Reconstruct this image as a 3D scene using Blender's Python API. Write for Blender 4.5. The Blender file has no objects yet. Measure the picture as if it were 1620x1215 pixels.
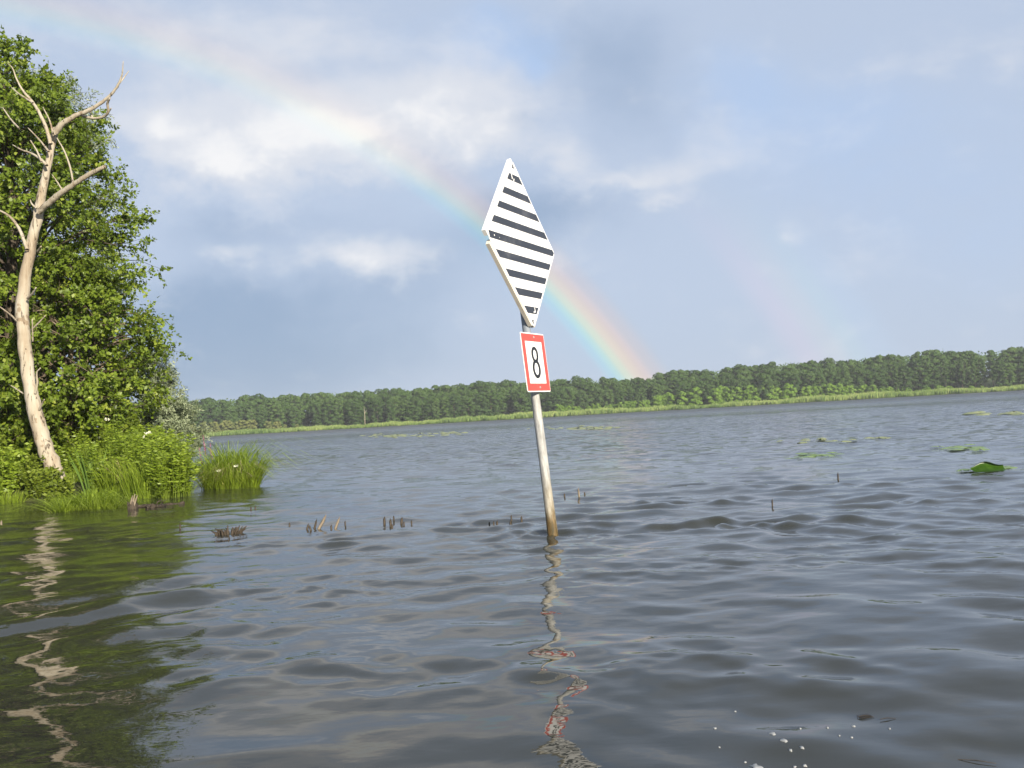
import bpy, bmesh, math, random
import numpy as np
from mathutils import Vector, Matrix

rng = np.random.default_rng(7)
random.seed(7)
S = bpy.context.scene
COL = S.collection

# ------------------------------------------------------------------ camera
F = 1600.0                                  # focal length in pixels of the 1620 px wide photograph
EYE = 1.05                                  # metres above the water: seated in a small boat
ROLL = math.atan(0.057)
CR, SR = math.cos(ROLL), math.sin(ROLL)
PITCH = math.atan(51.5 * CR / F)
CP, SP = math.cos(PITCH), math.sin(PITCH)
cam_d = bpy.data.cameras.new('camera')
cam = bpy.data.objects.new('camera', cam_d)
COL.objects.link(cam)
cam_d.sensor_fit = 'HORIZONTAL'
cam_d.sensor_width = 36.0
cam_d.lens = 36.0 * F / 1620.0
cam_d.clip_start = 0.05
cam_d.clip_end = 8000.0
fw = Vector((0, CP, SP)); rt0 = Vector((1, 0, 0)); up0 = Vector((0, -SP, CP))
rt = rt0 * CR - up0 * SR
up = rt0 * SR + up0 * CR
m = Matrix.Identity(4)
for i in range(3):
    m[i][0], m[i][1], m[i][2] = rt[i], up[i], -fw[i]
m.translation = Vector((0, 0, EYE))
cam.matrix_world = m
S.camera = cam


def ray(px, py):
    x, y = px - 810, py - 607.5
    X, Y = (x * CR - y * SR) / F, -(x * SR + y * CR) / F
    return np.array([X, CP - Y * SP, Y * CP + SP])


def ground(px, py, z=0.0):                  # where a sight line of the photograph meets the height z
    r = ray(px, py)
    return r * ((z - EYE) / r[2]) + np.array([0, 0, EYE])


def at(px, py, Y):                          # where a sight line meets the depth Y
    r = ray(px, py)
    return r * (Y / r[1]) + np.array([0, 0, EYE])


# ------------------------------------------------------------------ sun, sky, exposure
SUN_EL, SUN_AZ = math.radians(19.7), math.radians(150.4)      # azimuth clockwise from +Y
to_sun = Vector((math.sin(SUN_AZ) * math.cos(SUN_EL), math.cos(SUN_AZ) * math.cos(SUN_EL), math.sin(SUN_EL)))
sl = bpy.data.lights.new('sun', 'SUN')
sl.energy = 5.0
sl.angle = math.radians(0.53)
sl.color = (1.0, 0.90, 0.74)
sun = bpy.data.objects.new('sun', sl)
sun.rotation_euler = to_sun.to_track_quat('Z', 'Y').to_euler()
COL.objects.link(sun)

S.view_settings.view_transform = 'Standard'
S.view_settings.look = 'None'
S.view_settings.gamma = 1.0
S.view_settings.exposure = 0.8
S.view_settings.use_curve_mapping = False

W = bpy.data.worlds.new('World')
S.world = W
W.use_nodes = True
NT = W.node_tree
NT.nodes.clear()


class E:                                    # a tiny expression builder for shader math
    def __init__(s, sock): s.k = sock

    @staticmethod
    def op(o, *a, clamp=False):
        n = NT.nodes.new('ShaderNodeMath'); n.operation = o; n.use_clamp = clamp
        for i, v in enumerate(a):
            if isinstance(v, E): NT.links.new(v.k, n.inputs[i])
            else: n.inputs[i].default_value = v
        return E(n.outputs[0])

    def __add__(s, o): return E.op('ADD', s, o)
    __radd__ = __add__
    def __sub__(s, o): return E.op('SUBTRACT', s, o)
    def __rsub__(s, o): return E.op('SUBTRACT', o, s)
    def __mul__(s, o): return E.op('MULTIPLY', s, o)
    __rmul__ = __mul__
    def __truediv__(s, o): return E.op('DIVIDE', s, o)


def sstep(x, a, b):
    n = NT.nodes.new('ShaderNodeMapRange'); n.interpolation_type = 'SMOOTHSTEP'
    NT.links.new(x.k, n.inputs['Value'])
    n.inputs['From Min'].default_value = a; n.inputs['From Max'].default_value = b
    return E(n.outputs['Result'])


def mixc(f, a, b):
    n = NT.nodes.new('ShaderNodeMix'); n.data_type = 'RGBA'
    if isinstance(f, E): NT.links.new(f.k, n.inputs[0])
    else: n.inputs[0].default_value = f
    for i, v in ((6, a), (7, b)):
        if isinstance(v, tuple): n.inputs[i].default_value = (*v, 1)
        else: NT.links.new(v, n.inputs[i])
    return n.outputs[2]


tc = NT.nodes.new('ShaderNodeTexCoord')
sx = NT.nodes.new('ShaderNodeSeparateXYZ')
NT.links.new(tc.outputs['Generated'], sx.inputs[0])
dx_, dy_, dz_ = (E(sx.outputs[i]) for i in range(3))
AZ = E.op('ARCTAN2', dx_, dy_)
EL = E.op('ARCSINE', dz_)


def noise(scale, detail, rough, stretch=(1, 1, 1), off=(0, 0, 0), distort=0.0):
    mp = NT.nodes.new('ShaderNodeMapping')
    mp.inputs['Scale'].default_value = stretch
    mp.inputs['Location'].default_value = off
    NT.links.new(tc.outputs['Generated'], mp.inputs['Vector'])
    n = NT.nodes.new('ShaderNodeTexNoise')
    n.inputs['Scale'].default_value = scale
    n.inputs['Detail'].default_value = detail
    n.inputs['Roughness'].default_value = rough
    n.inputs['Distortion'].default_value = distort
    NT.links.new(mp.outputs[0], n.inputs['Vector'])
    return E(n.outputs['Fac'])


n_big = noise(2.6, 5, 0.55, (1, 1, 2.0), (3.1, 0.7, 1.9))
n_mid = noise(7.0, 7, 0.58, (1, 1, 1.7), (0.3, 5.2, 2.2), 0.3)
n_fine = noise(19.0, 8, 0.60, (1, 1, 1.5), (8.3, 1.2, 4.2), 0.2)
n_w1 = noise(9.0, 4, 0.55, (1, 1, 1), (14.3, 3.2, 0.2))
n_w2 = noise(9.0, 4, 0.55, (1, 1, 1), (2.3, 13.2, 7.2))
U = AZ + (n_w1 - 0.5) * 0.13 + (n_mid - 0.5) * 0.05
V = EL + (n_w2 - 0.5) * 0.075 + (n_fine - 0.5) * 0.03


def blobs(lst):                             # cloud masses: (azimuth, elevation, half widths, amount), degrees
    t = None
    for a, e, sa, se, amp in lst:
        p = E.op('MULTIPLY', U - math.radians(a), 1 / math.radians(sa))
        q = E.op('MULTIPLY', V - math.radians(e), 1 / math.radians(se))
        g = E.op('EXPONENT', (p * p + q * q) * -1.0) * amp
        t = g if t is None else t + g
    return t


def sky_at(lst):                            # directions given as sight lines of the photograph
    out = []
    for px, py, sx_, sy_, amp in lst:
        d = ray(px, py); d = d / np.linalg.norm(d)
        out.append((math.degrees(math.atan2(d[0], d[1])), math.degrees(math.asin(d[2])), math.degrees(sx_ / F), math.degrees(sy_ / F), amp))
    return out


white_b = blobs(sky_at([(440, 228, 230, 62, .85), (330, 255, 85, 30, .45), (228, 205, 48, 22, .65), (350, 60, 350, 60, .38), (620, 185, 150, 62, .55), (720, 140, 70, 40, .45),
                        (760, 238, 45, 30, .5), (850, 165, 95, 60, .38), (885, 252, 65, 35, .55), (965, 282, 60, 18, .6), (1022, 315, 36, 15, .5), (1065, 270, 60, 32, .35),
                        (560, 395, 65, 22, .7), (645, 412, 90, 30, .5), (372, 405, 45, 20, .6), (250, 430, 50, 30, .3), (900, 420, 28, 20, .4), (1280, 365, 40, 22, .3), (1500, 90, 160, 30, .25), (520, 160, 280, 80, .30), (1150, 250, 200, 60, .18)]))
dark_b = blobs(sky_at([(262, 200, 26, 26, .45), (360, 360, 170, 42, .50), (300, 520, 170, 95, .70), (540, 465, 260, 55, .45), (845, 330, 130, 36, .42), (785, 205, 55, 20, .55),
                       (1000, 150, 130, 95, .50), (960, 55, 190, 60, .35), (790, 370, 200, 60, .45), (300, 600, 300, 90, .85), (620, 560, 160, 70, .35)]))
gap_b = blobs(sky_at([(790, 72, 110, 50, .65), (850, 112, 44, 40, .45), (1300, 200, 260, 130, .55), (1180, 120, 60, 80, .3), (640, 30, 120, 25, .2), (1550, 380, 150, 130, .3)]))
puff = E.op('MULTIPLY', n_mid * 0.62 + n_fine * 0.38 - 0.5, 1.0)
m_white = sstep(white_b + puff * 2.2 + (n_big - 0.5) * 0.3, 0.02, 0.86)
m_dark = sstep(dark_b + (n_big - 0.5) * 0.9 + (n_mid - 0.5) * 0.35, 0.05, 1.0)
m_gap = sstep(gap_b + (n_big - 0.5) * 0.6 + puff * 0.5, 0.10, 0.95)
low = sstep(EL, math.radians(7.5), math.radians(-1.0))        # the rain veil low over the far shore

sky = NT.nodes.new('ShaderNodeTexSky')
sky.sky_type = 'NISHITA'
sky.sun_disc = False
sky.sun_elevation = SUN_EL
sky.sun_rotation = SUN_AZ
sky.air_density = 1.0
sky.dust_density = 1.2

c = mixc(m_gap, (0.500, 0.590, 0.755), (0.450, 0.600, 0.865))
c = mixc(E.op('MULTIPLY', m_dark, 0.95), c, (0.290, 0.395, 0.570))
c = mixc(E.op('MULTIPLY', low, 0.30), c, (0.365, 0.470, 0.620))
c = mixc(E.op('MULTIPLY', m_white, 0.92), c, (0.740, 0.765, 0.830))
c = mixc(E.op('MULTIPLY', sstep(white_b + puff * 3.4, 0.75, 1.45), 0.9), c, (0.95, 0.94, 0.94))

bg_cloud = NT.nodes.new('ShaderNodeBackground')
NT.links.new(c, bg_cloud.inputs[0])
bg_cloud.inputs[1].default_value = 0.605
bg_sky = NT.nodes.new('ShaderNodeBackground')
NT.links.new(sky.outputs[0], bg_sky.inputs[0])
bg_sky.inputs[1].default_value = 0.055
mixs = NT.nodes.new('ShaderNodeMixShader')
mixs.inputs[0].default_value = 0.92
NT.links.new(bg_sky.outputs[0], mixs.inputs[1])
NT.links.new(bg_cloud.outputs[0], mixs.inputs[2])

# the rainbow: rings round the point opposite the sun
anti = -to_sun
dotp = dx_ * anti.x + dy_ * anti.y + dz_ * anti.z
TH = E.op('MULTIPLY', E.op('ARCCOSINE', dotp), 180 / math.pi)


def bow(lo, hi, stops):
    mr = NT.nodes.new('ShaderNodeMapRange')
    NT.links.new(TH.k, mr.inputs['Value'])
    mr.inputs['From Min'].default_value = lo; mr.inputs['From Max'].default_value = hi
    r = NT.nodes.new('ShaderNodeValToRGB')
    r.color_ramp.interpolation = 'EASE'
    el = r.color_ramp.elements
    while len(el) > 1: el.remove(el[-1])
    for i, (p, col) in enumerate(stops):
        e = el[0] if i == 0 else el.new((p - lo) / (hi - lo))
        e.position = (p - lo) / (hi - lo)
        e.color = (*col, 1)
    NT.links.new(mr.outputs[0], r.inputs[0])
    return r.outputs[0]


b1 = bow(38.5, 45.0, [(38.6, (0, 0, 0)), (40.3, (.0, .008, .015)), (40.75, (.0, .08, .08)), (41.15, (.05, .17, .06)), (41.5, (.20, .20, .02)),
                      (41.9, (.30, .14, .0)), (42.35, (.24, .07, .0)), (42.9, (.09, .02, .0)), (43.7, (0, 0, 0))])
b2 = bow(48.5, 55.5, [(48.8, (0, 0, 0)), (50.3, (.20, .06, .05)), (51.4, (.15, .11, .03)), (52.4, (.05, .12, .07)), (53.4, (.02, .06, .09)), (55, (0, 0, 0))])
k1 = E.op('MULTIPLY', sstep(EL, math.radians(17), math.radians(2.5)), 0.70) + 0.30
k1 = k1 * (1.0 - m_white * 0.45)
bm_ = bow(38.5, 45.0, [(38.6, (1, 1, 1)), (40.4, (.98, 1, 1)), (40.9, (.88, 1.0, 1.0)), (41.5, (1.0, 1.0, .86)), (42.1, (1.0, .93, .80)), (42.7, (1.0, .95, .88)), (43.9, (1, 1, 1))])
mm = NT.nodes.new('ShaderNodeMix'); mm.data_type = 'RGBA'; mm.blend_type = 'MULTIPLY'
NT.links.new(k1.k, mm.inputs[0]); NT.links.new(c, mm.inputs[6]); NT.links.new(bm_, mm.inputs[7])
NT.links.new(mm.outputs[2], bg_cloud.inputs[0])
k2 = sstep(EL, math.radians(13.0), math.radians(4.0)) * 0.48
add = None
for colr, k in ((b1, k1), (b2, k2)):
    b = NT.nodes.new('ShaderNodeBackground')
    NT.links.new(colr, b.inputs[0])
    NT.links.new(E.op('MULTIPLY', k, 0.50).k, b.inputs[1])
    s = NT.nodes.new('ShaderNodeAddShader')
    NT.links.new((add or mixs).outputs[0], s.inputs[0])
    NT.links.new(b.outputs[0], s.inputs[1])
    add = s
wo = NT.nodes.new('ShaderNodeOutputWorld')
NT.links.new(add.outputs[0], wo.inputs[0])


# ------------------------------------------------------------------ helpers
def tag(o, label=None, cat=None, group=None, kind=None):
    if label: o['label'] = label
    if cat: o['category'] = cat
    if group: o['group'] = group
    if kind: o['kind'] = kind
    return o


def empty(name, loc, label, cat, group=None, rz=0.0):
    o = bpy.data.objects.new(name, None)
    o.empty_display_size = 0.1
    o.location = loc
    o.rotation_euler = (0, 0, rz)
    COL.objects.link(o)
    return tag(o, label, cat, group)


def link(name, me, mat=None, parent=None, loc=None):
    o = bpy.data.objects.new(name, me)
    COL.objects.link(o)
    if mat and not me.materials: me.materials.append(mat)
    if parent: o.parent = parent
    if loc is not None: o.location = loc
    return o


def copy_tree(o, parent=None):
    c = o.copy(); COL.objects.link(c)
    if parent: c.parent = parent
    for ch in o.children: copy_tree(ch, c)
    return c


def mesh_np(name, V, Q, tint=None, smooth=False):
    """V (n,3) vertices, Q (m,k) faces of one size"""
    V = np.asarray(V, np.float32); Q = np.asarray(Q, np.int32)
    me = bpy.data.meshes.new(name)
    nf, k = Q.shape
    me.vertices.add(len(V)); me.vertices.foreach_set('co', V.ravel())
    me.loops.add(nf * k); me.loops.foreach_set('vertex_index', Q.ravel())
    me.polygons.add(nf)
    me.polygons.foreach_set('loop_start', np.arange(0, nf * k, k, dtype=np.int32))
    if smooth: me.polygons.foreach_set('use_smooth', np.ones(nf, bool))
    if tint is not None:
        a = me.attributes.new('tint', 'FLOAT', 'FACE')
        a.data.foreach_set('value', np.asarray(tint, np.float32))
    me.update(calc_edges=True)
    me.validate()
    return me


class Geo:
    """collects quads (triangles as quads are avoided) for one mesh"""
    def __init__(s): s.v = []; s.q = []; s.t = []; s.n = 0

    def add(s, V, Q, t=0.5):
        V = np.asarray(V, float); Q = np.asarray(Q, int)
        s.v.append(V); s.q.append(Q + s.n); s.n += len(V)
        s.t.append(np.full(len(Q), t) if np.isscalar(t) else np.asarray(t))

    def tube(s, pts, rad, sides=6, t=0.5, rough=0.0, cap=True):
        pts = np.asarray(pts, float); n = len(pts)
        rad = np.broadcast_to(np.asarray(rad, float), (n,))
        tg = np.gradient(pts, axis=0); tg /= np.linalg.norm(tg, axis=1)[:, None] + 1e-9
        ref = np.array([0.3, 0.9, 0.1]) if abs(tg[0][2]) > .8 else np.array([0, 0, 1.0])
        a = np.cross(tg, ref); a /= np.linalg.norm(a, axis=1)[:, None] + 1e-9
        b = np.cross(tg, a)
        ang = np.arange(sides) / sides * 2 * np.pi
        R = rad[:, None] * (1 + rough * rng.normal(size=(n, sides)))
        V = pts[:, None] + R[..., None] * (np.cos(ang)[None, :, None] * a[:, None] + np.sin(ang)[None, :, None] * b[:, None])
        V = V.reshape(-1, 3)
        i = np.arange(n - 1)[:, None] * sides; j = np.arange(sides)[None]; j2 = (j + 1) % sides
        Q = np.stack([i + j, i + j2, i + sides + j2, i + sides + j], -1).reshape(-1, 4)
        if cap:
            e = (n - 1) * sides
            V = np.vstack([V, pts[-1] + tg[-1] * rad[-1] * .5])
            c = len(V) - 1
            k = np.arange(0, sides, 2)
            Q = np.vstack([Q, np.stack([e + k, e + (k + 1) % sides, e + (k + 2) % sides, np.full(len(k), c)], -1)])
        s.add(V, Q, t)

    def box(s, o, ax, ay, az, t=0.5):
        """box with centre o and half axes ax, ay, az"""
        o, ax, ay, az = (np.asarray(q, float) for q in (o, ax, ay, az))
        V = [o + i * ax + j * ay + k * az for i in (-1, 1) for j in (-1, 1) for k in (-1, 1)]
        s.add(V, [(0, 1, 3, 2), (4, 6, 7, 5), (0, 4, 5, 1), (2, 3, 7, 6), (0, 2, 6, 4), (1, 5, 7, 3)], t)

    def mesh(s, name, smooth=False):
        return mesh_np(name, np.vstack(s.v), np.vstack(s.q), np.concatenate(s.t), smooth)


def spline(ctrl, n):
    """Catmull-Rom through control rows"""
    P = np.asarray(ctrl, float)
    P = np.vstack([2 * P[0] - P[1], P, 2 * P[-1] - P[-2]])
    u = np.linspace(0, len(P) - 3 - 1e-6, n); i = u.astype(int); f = (u - i)[:, None]
    a, b, c, d = P[i], P[i + 1], P[i + 2], P[i + 3]
    return .5 * (2 * b + (c - a) * f + (2 * a - 5 * b + 4 * c - d) * f ** 2 + (3 * b - a - 3 * c + d) * f ** 3)


def unit(v): return v / (np.linalg.norm(v, axis=-1, keepdims=True) + 1e-9)


def leaves(P, axis, nrm, length, width, fold=.12):
    """kite shaped leaves: base points P, leaf axis, leaf normal (all (n,3))"""
    P = np.asarray(P); n = len(P)
    axis = unit(axis); side = unit(np.cross(axis, nrm)); nn = np.cross(side, axis)
    L = np.broadcast_to(np.asarray(length, float), (n,))[:, None]; Wd = np.broadcast_to(np.asarray(width, float), (n,))[:, None]
    mid = P + axis * L * .5 - nn * L * fold
    V = np.stack([P, mid + side * Wd * .5, P + axis * L, mid - side * Wd * .5], 1).reshape(-1, 3)
    return V, np.arange(n * 4).reshape(n, 4)


# ------------------------------------------------------------------ materials
class Mat:
    def __init__(s, name):
        s.m = bpy.data.materials.new(name); s.m.use_nodes = True
        s.nt = s.m.node_tree; s.nt.nodes.clear()
        s.out = s.n('ShaderNodeOutputMaterial')

    def n(s, t, **k):
        q = s.nt.nodes.new(t)
        for a, b in k.items(): setattr(q, a, b)
        return q

    def l(s, a, b): s.nt.links.new(a, b)

    def noise(s, scale, detail=4, rough=.55, stretch=(1, 1, 1), coord='Object', distort=0):
        t = s.n('ShaderNodeTexCoord'); mp = s.n('ShaderNodeMapping'); mp.inputs['Scale'].default_value = stretch
        s.l(t.outputs[coord], mp.inputs[0])
        q = s.n('ShaderNodeTexNoise'); s.l(mp.outputs[0], q.inputs['Vector'])
        q.inputs['Scale'].default_value = scale; q.inputs['Detail'].default_value = detail
        q.inputs['Roughness'].default_value = rough; q.inputs['Distortion'].default_value = distort
        return q.outputs['Fac']

    def ramp(s, fac, stops):
        r = s.n('ShaderNodeValToRGB'); el = r.color_ramp.elements
        while len(el) > 1: el.remove(el[-1])
        for i, (p, c) in enumerate(stops):
            e = el[0] if i == 0 else el.new(p)
            e.position = p; e.color = (*c, 1)
        s.l(fac, r.inputs[0]); return r.outputs[0]

    def mix(s, f, a, b, blend='MIX'):
        q = s.n('ShaderNodeMix', data_type='RGBA', blend_type=blend)
        for i, v in ((0, f), (6, a), (7, b)):
            if isinstance(v, (int, float)): q.inputs[i].default_value = v
            elif isinstance(v, tuple): q.inputs[i].default_value = (*v, 1)
            else: s.l(v, q.inputs[i])
        return q.outputs[2]

    def math(s, op, a, b=0.0, clamp=False):
        q = s.n('ShaderNodeMath', operation=op, use_clamp=clamp)
        for i, v in ((0, a), (1, b)):
            if isinstance(v, (int, float)): q.inputs[i].default_value = v
            else: s.l(v, q.inputs[i])
        return q.outputs[0]

    def step(s, f, a, b):
        q = s.n('ShaderNodeMapRange', interpolation_type='SMOOTHSTEP')
        s.l(f, q.inputs[0]); q.inputs[1].default_value = a; q.inputs[2].default_value = b
        return q.outputs[0]

    def bump(s, h, strength=.5, dist=.01, normal=None):
        b = s.n('ShaderNodeBump'); b.inputs['Strength'].default_value = strength; b.inputs['Distance'].default_value = dist
        s.l(h, b.inputs['Height'])
        if normal: s.l(normal, b.inputs['Normal'])
        return b.outputs[0]

    def pr(s, col, rough=.6, metal=0.0, spec=.5, normal=None):
        p = s.n('ShaderNodeBsdfPrincipled')
        if isinstance(col, tuple): p.inputs['Base Color'].default_value = (*col, 1)
        else: s.l(col, p.inputs['Base Color'])
        if isinstance(rough, (int, float)): p.inputs['Roughness'].default_value = rough
        else: s.l(rough, p.inputs['Roughness'])
        p.inputs['Metallic'].default_value = metal
        p.inputs['Specular IOR Level'].default_value = spec
        if normal: s.l(normal, p.inputs['Normal'])
        return p

    def done(s, sh): s.l(sh.outputs[0], s.out.inputs[0]); return s.m


def leaf_mat(name, dark, mid, light, trans=.35, rough=.5, spec=.35, per_obj=0.0, patch=0.0, patch_scale=.6):
    M = Mat(name)
    a = M.n('ShaderNodeAttribute'); a.attribute_name = 'tint'
    f = a.outputs['Fac']
    if patch:
        f = M.math('ADD', f, M.math('MULTIPLY', M.math('SUBTRACT', M.noise(patch_scale, 2), .5), patch))
    if per_obj:
        oi = M.n('ShaderNodeObjectInfo')
        f = M.math('ADD', f, M.math('MULTIPLY', M.math('SUBTRACT', oi.outputs['Random'], .5), per_obj))
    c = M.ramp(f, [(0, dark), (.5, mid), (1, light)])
    p = M.pr(c, rough, spec=spec)
    t = M.n('ShaderNodeBsdfTranslucent')
    M.l(M.mix(.6, c, (1.0, .95, .25), 'MULTIPLY'), t.inputs[0])
    x = M.n('ShaderNodeMixShader'); x.inputs[0].default_value = trans
    M.l(p.outputs[0], x.inputs[1]); M.l(t.outputs[0], x.inputs[2])
    return M.done(x)


m_alder = leaf_mat('alder_leaf', (.078, .115, .012), (.160, .236, .022), (.305, .360, .050), .42, .45, .4, patch=.7, patch_scale=.55)
m_willow = leaf_mat('willow_leaf', (.16, .20, .11), (.27, .32, .19), (.42, .47, .32), .25, .5)
m_herb = leaf_mat('herb_leaf', (.110, .165, .014), (.20, .285, .024), (.33, .41, .058), .35, .45, patch=.5, patch_scale=1.2)
m_bush = leaf_mat('bush_leaf', (.065, .090, .010), (.135, .185, .018), (.26, .31, .038), .3, .5, patch=.5, patch_scale=1.2)
m_grass = leaf_mat('tussock_blade', (.14, .205, .016), (.24, .335, .030), (.38, .47, .075), .4, .45)
m_dry = leaf_mat('dry_blade', (.26, .19, .09), (.44, .34, .19), (.60, .50, .32), .2, .7)
m_iris = leaf_mat('iris_leaf', (.07, .13, .02), (.13, .21, .04), (.20, .28, .07), .3, .7, .1)
m_pink = leaf_mat('pink_petal', (.30, .08, .22), (.45, .14, .33), (.6, .25, .45), .3, .6)
m_cream = leaf_mat('cream_petal', (.55, .55, .38), (.7, .7, .55), (.8, .8, .68), .2, .6)
m_brownhead = leaf_mat('seed_head', (.12, .07, .05), (.22, .13, .10), (.30, .20, .15), .1, .7)
m_far = leaf_mat('far_leaf', (.028, .055, .017), (.052, .096, .025), (.085, .138, .038), .15, .8, .1, per_obj=.5)
m_farbush = leaf_mat('far_bush_leaf', (.078, .138, .020), (.120, .212, .030), (.175, .27, .046), .2, .8, .1, per_obj=.5)
m_farscrub = leaf_mat('far_scrub_leaf', (.08, .105, .030), (.135, .160, .048), (.20, .21, .07), .2, .8, .1, per_obj=.5)
m_reed = leaf_mat('reed_blade', (.085, .15, .040), (.19, .265, .075), (.35, .40, .15), .3, .7, .1)
m_pad = leaf_mat('lily_pad', (.10, .17, .02), (.17, .27, .03), (.30, .38, .08), .15, .3, .5)
m_bigleaf = leaf_mat('big_lily_leaf', (.022, .060, .006), (.040, .098, .010), (.10, .18, .025), .25, .35, .5)
m_farpad = leaf_mat('far_lily_pad', (.17, .20, .08), (.24, .27, .11), (.32, .33, .17), .1, .4, .5)


def bark_mat(name, a, b, c, scale=3.0, stretch=(1, 1, .18), bump=.02, rough=.85):
    M = Mat(name)
    n1 = M.noise(scale * 4, 6, .65, stretch); n2 = M.noise(scale * .6, 3, .5, (1, 1, .5))
    f = M.math('ADD', M.math('MULTIPLY', n1, .6), M.math('MULTIPLY', n2, .4))
    col = M.ramp(f, [(.32, a), (.5, b), (.66, c)])
    return M.done(M.pr(col, rough, spec=.15, normal=M.bump(n1, .7, bump)))


m_bark = bark_mat('alder_bark', (.035, .028, .022), (.075, .060, .045), (.13, .105, .08))
m_twigdry = bark_mat('dry_twig', (.10, .075, .05), (.18, .14, .10), (.26, .21, .16))
m_stub = bark_mat('wet_stub_wood', (.02, .016, .012), (.05, .04, .03), (.10, .08, .06), 8)
m_stubpale = bark_mat('split_wood', (.09, .07, .05), (.18, .145, .105), (.28, .235, .175), 8)


def deadwood():
    M = Mat('dead_wood')
    grain = M.noise(9, 7, .65, (1, 1, .10))
    blotch = M.noise(1.6, 5, .6, (1, 1, .55))
    col = M.ramp(M.math('ADD', M.math('MULTIPLY', grain, .45), M.math('MULTIPLY', blotch, .55)),
                 [(.28, (.13, .095, .06)), (.42, (.28, .225, .16)), (.52, (.37, .325, .25)), (.68, (.45, .415, .35))])
    cr = M.step(M.noise(12, 5, .7, (1, 1, .22), distort=1.2), .58, .66)
    col = M.mix(M.math('MULTIPLY', cr, .85), col, (.07, .045, .03))
    pat = M.step(M.noise(4.0, 5, .6, (1, 1, .7)), .63, .66)
    col = M.mix(M.math('MULTIPLY', pat, .7), col, (.20, .14, .085))
    h = M.math('SUBTRACT', grain, M.math('MULTIPLY', cr, .8))
    return M.done(M.pr(col, .8, spec=.2, normal=M.bump(h, .8, .02)))


m_dead = deadwood()


def pole_mat():
    M = Mat('weathered_pole')
    t = M.n('ShaderNodeTexCoord'); sp = M.n('ShaderNodeSeparateXYZ'); M.l(t.outputs['Object'], sp.inputs[0])
    z = sp.outputs[2]
    st = M.noise(34, 6, .7, (1, 1, .16)); bl = M.noise(9, 6, .68, (1, 1, .40))
    f = M.math('ADD', M.math('MULTIPLY', st, .6), M.math('MULTIPLY', bl, .4))
    grey = M.ramp(f, [(.34, (.10, .10, .095)), (.46, (.27, .27, .26)), (.54, (.36, .36, .345)), (.66, (.52, .515, .49))])
    zz = M.math('ADD', z, M.math('MULTIPLY', M.math('SUBTRACT', bl, .5), .5))
    warm = M.ramp(f, [(.34, (.13, .105, .06)), (.48, (.28, .245, .18)), (.66, (.46, .43, .35))])
    col = M.mix(M.step(zz, .62, .12), grey, warm)
    alg = M.ramp(st, [(.35, (.035, .03, .012)), (.6, (.16, .10, .035)), (.75, (.32, .22, .10))])
    col = M.mix(M.step(zz, .27, .05), col, alg)
    met = M.ramp(f, [(.3, (.14, .16, .19)), (.6, (.23, .26, .30))])
    col = M.mix(M.step(zz, 1.62, 1.72), col, met)
    return M.done(M.pr(col, .62, spec=.35, normal=M.bump(st, .5, .006)))


m_pole = pole_mat()


def paint(name, col, dirt=(.45, .42, .34), amt=.25, rough=.38, scale=3.0):
    M = Mat(name)
    d = M.step(M.noise(scale, 7, .7), .50, .78)
    sc = M.step(M.noise(38, 4, .7), .66, .74)
    cc = M.mix(M.math('MULTIPLY', d, amt), col, dirt)
    cc = M.mix(M.math('MULTIPLY', sc, amt), cc, dirt)
    return M.done(M.pr(cc, rough, spec=.4, normal=M.bump(M.noise(60, 3), .12, .002)))


m_white = paint('white_sign_face', (.76, .76, .75), amt=.20)
m_edge_shade = paint('weathered_shaded_white_edge', (.62, .58, .50), (.28, .22, .15), .55, .6)  # weathered white; dim beige of the sides turned from the sun painted in
m_black = paint('black_stripe_film', (.028, .032, .042), (.20, .20, .21), .30, .42)
m_red = paint('red_sign_band', (.50, .070, .052), (.55, .20, .16), .35, .4)
m_num = paint('black_numeral', (.012, .013, .015), (.08, .08, .08), .2, .45)
m_steel = paint('bolt_steel', (.28, .28, .28), (.2, .12, .06), .5, .45)
m_backplate = paint('grey_sign_back', (.30, .31, .33))


def foam_mat():
    M = Mat('foam_white')
    return M.done(M.pr(M.ramp(M.noise(60, 3), [(.3, (.20, .21, .205)), (.7, (.36, .36, .35))]), .6))


m_foam = foam_mat()


def soil_mat(name, a, b, c, scale):
    M = Mat(name)
    n = M.noise(scale, 7, .65)
    return M.done(M.pr(M.ramp(n, [(.3, a), (.5, b), (.7, c)]), .95, spec=.1, normal=M.bump(n, .6, .05)))


m_soil = soil_mat('bank_soil', (.018, .020, .008), (.035, .040, .014), (.07, .075, .03), 2.5)
m_meadow = soil_mat('meadow_ground', (.05, .07, .02), (.09, .12, .03), (.14, .17, .05), .05)

# ------------------------------------------------------------------ the lake
POLE = ground(875, 845)
wr = np.random.default_rng(21)
comps = []                                   # (wavelength, direction, rms slope, phase)
def band(n, l0, l1, slope, spread, mean):
    for i in range(n):
        lam = l0 * (l1 / l0) ** ((i + wr.random()) / n)
        th = mean + wr.normal() * spread
        comps.append((lam, th, slope * math.sqrt(2.0 / n), wr.random() * 2 * math.pi))
band(12, 1.3, 3.0, .018, .55, math.radians(-112))
band(22, .62, 1.3, .052, .70, math.radians(-102))
band(56, .26, .62, .140, .85, math.radians(-95))
band(34, .11, .26, .085, 1.0, math.radians(-90))
WK0, WK1 = ground(40, 985)[:2], ground(360, 930)[:2]
wk_t = (WK1 - WK0) / np.linalg.norm(WK1 - WK0); wk_n = np.array([wk_t[1], -wk_t[0]])


patch = [(2 * math.pi / wr.uniform(.9, 2.6), wr.uniform(0, 2 * math.pi), wr.uniform(0, 6.28)) for _ in range(9)]


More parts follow.
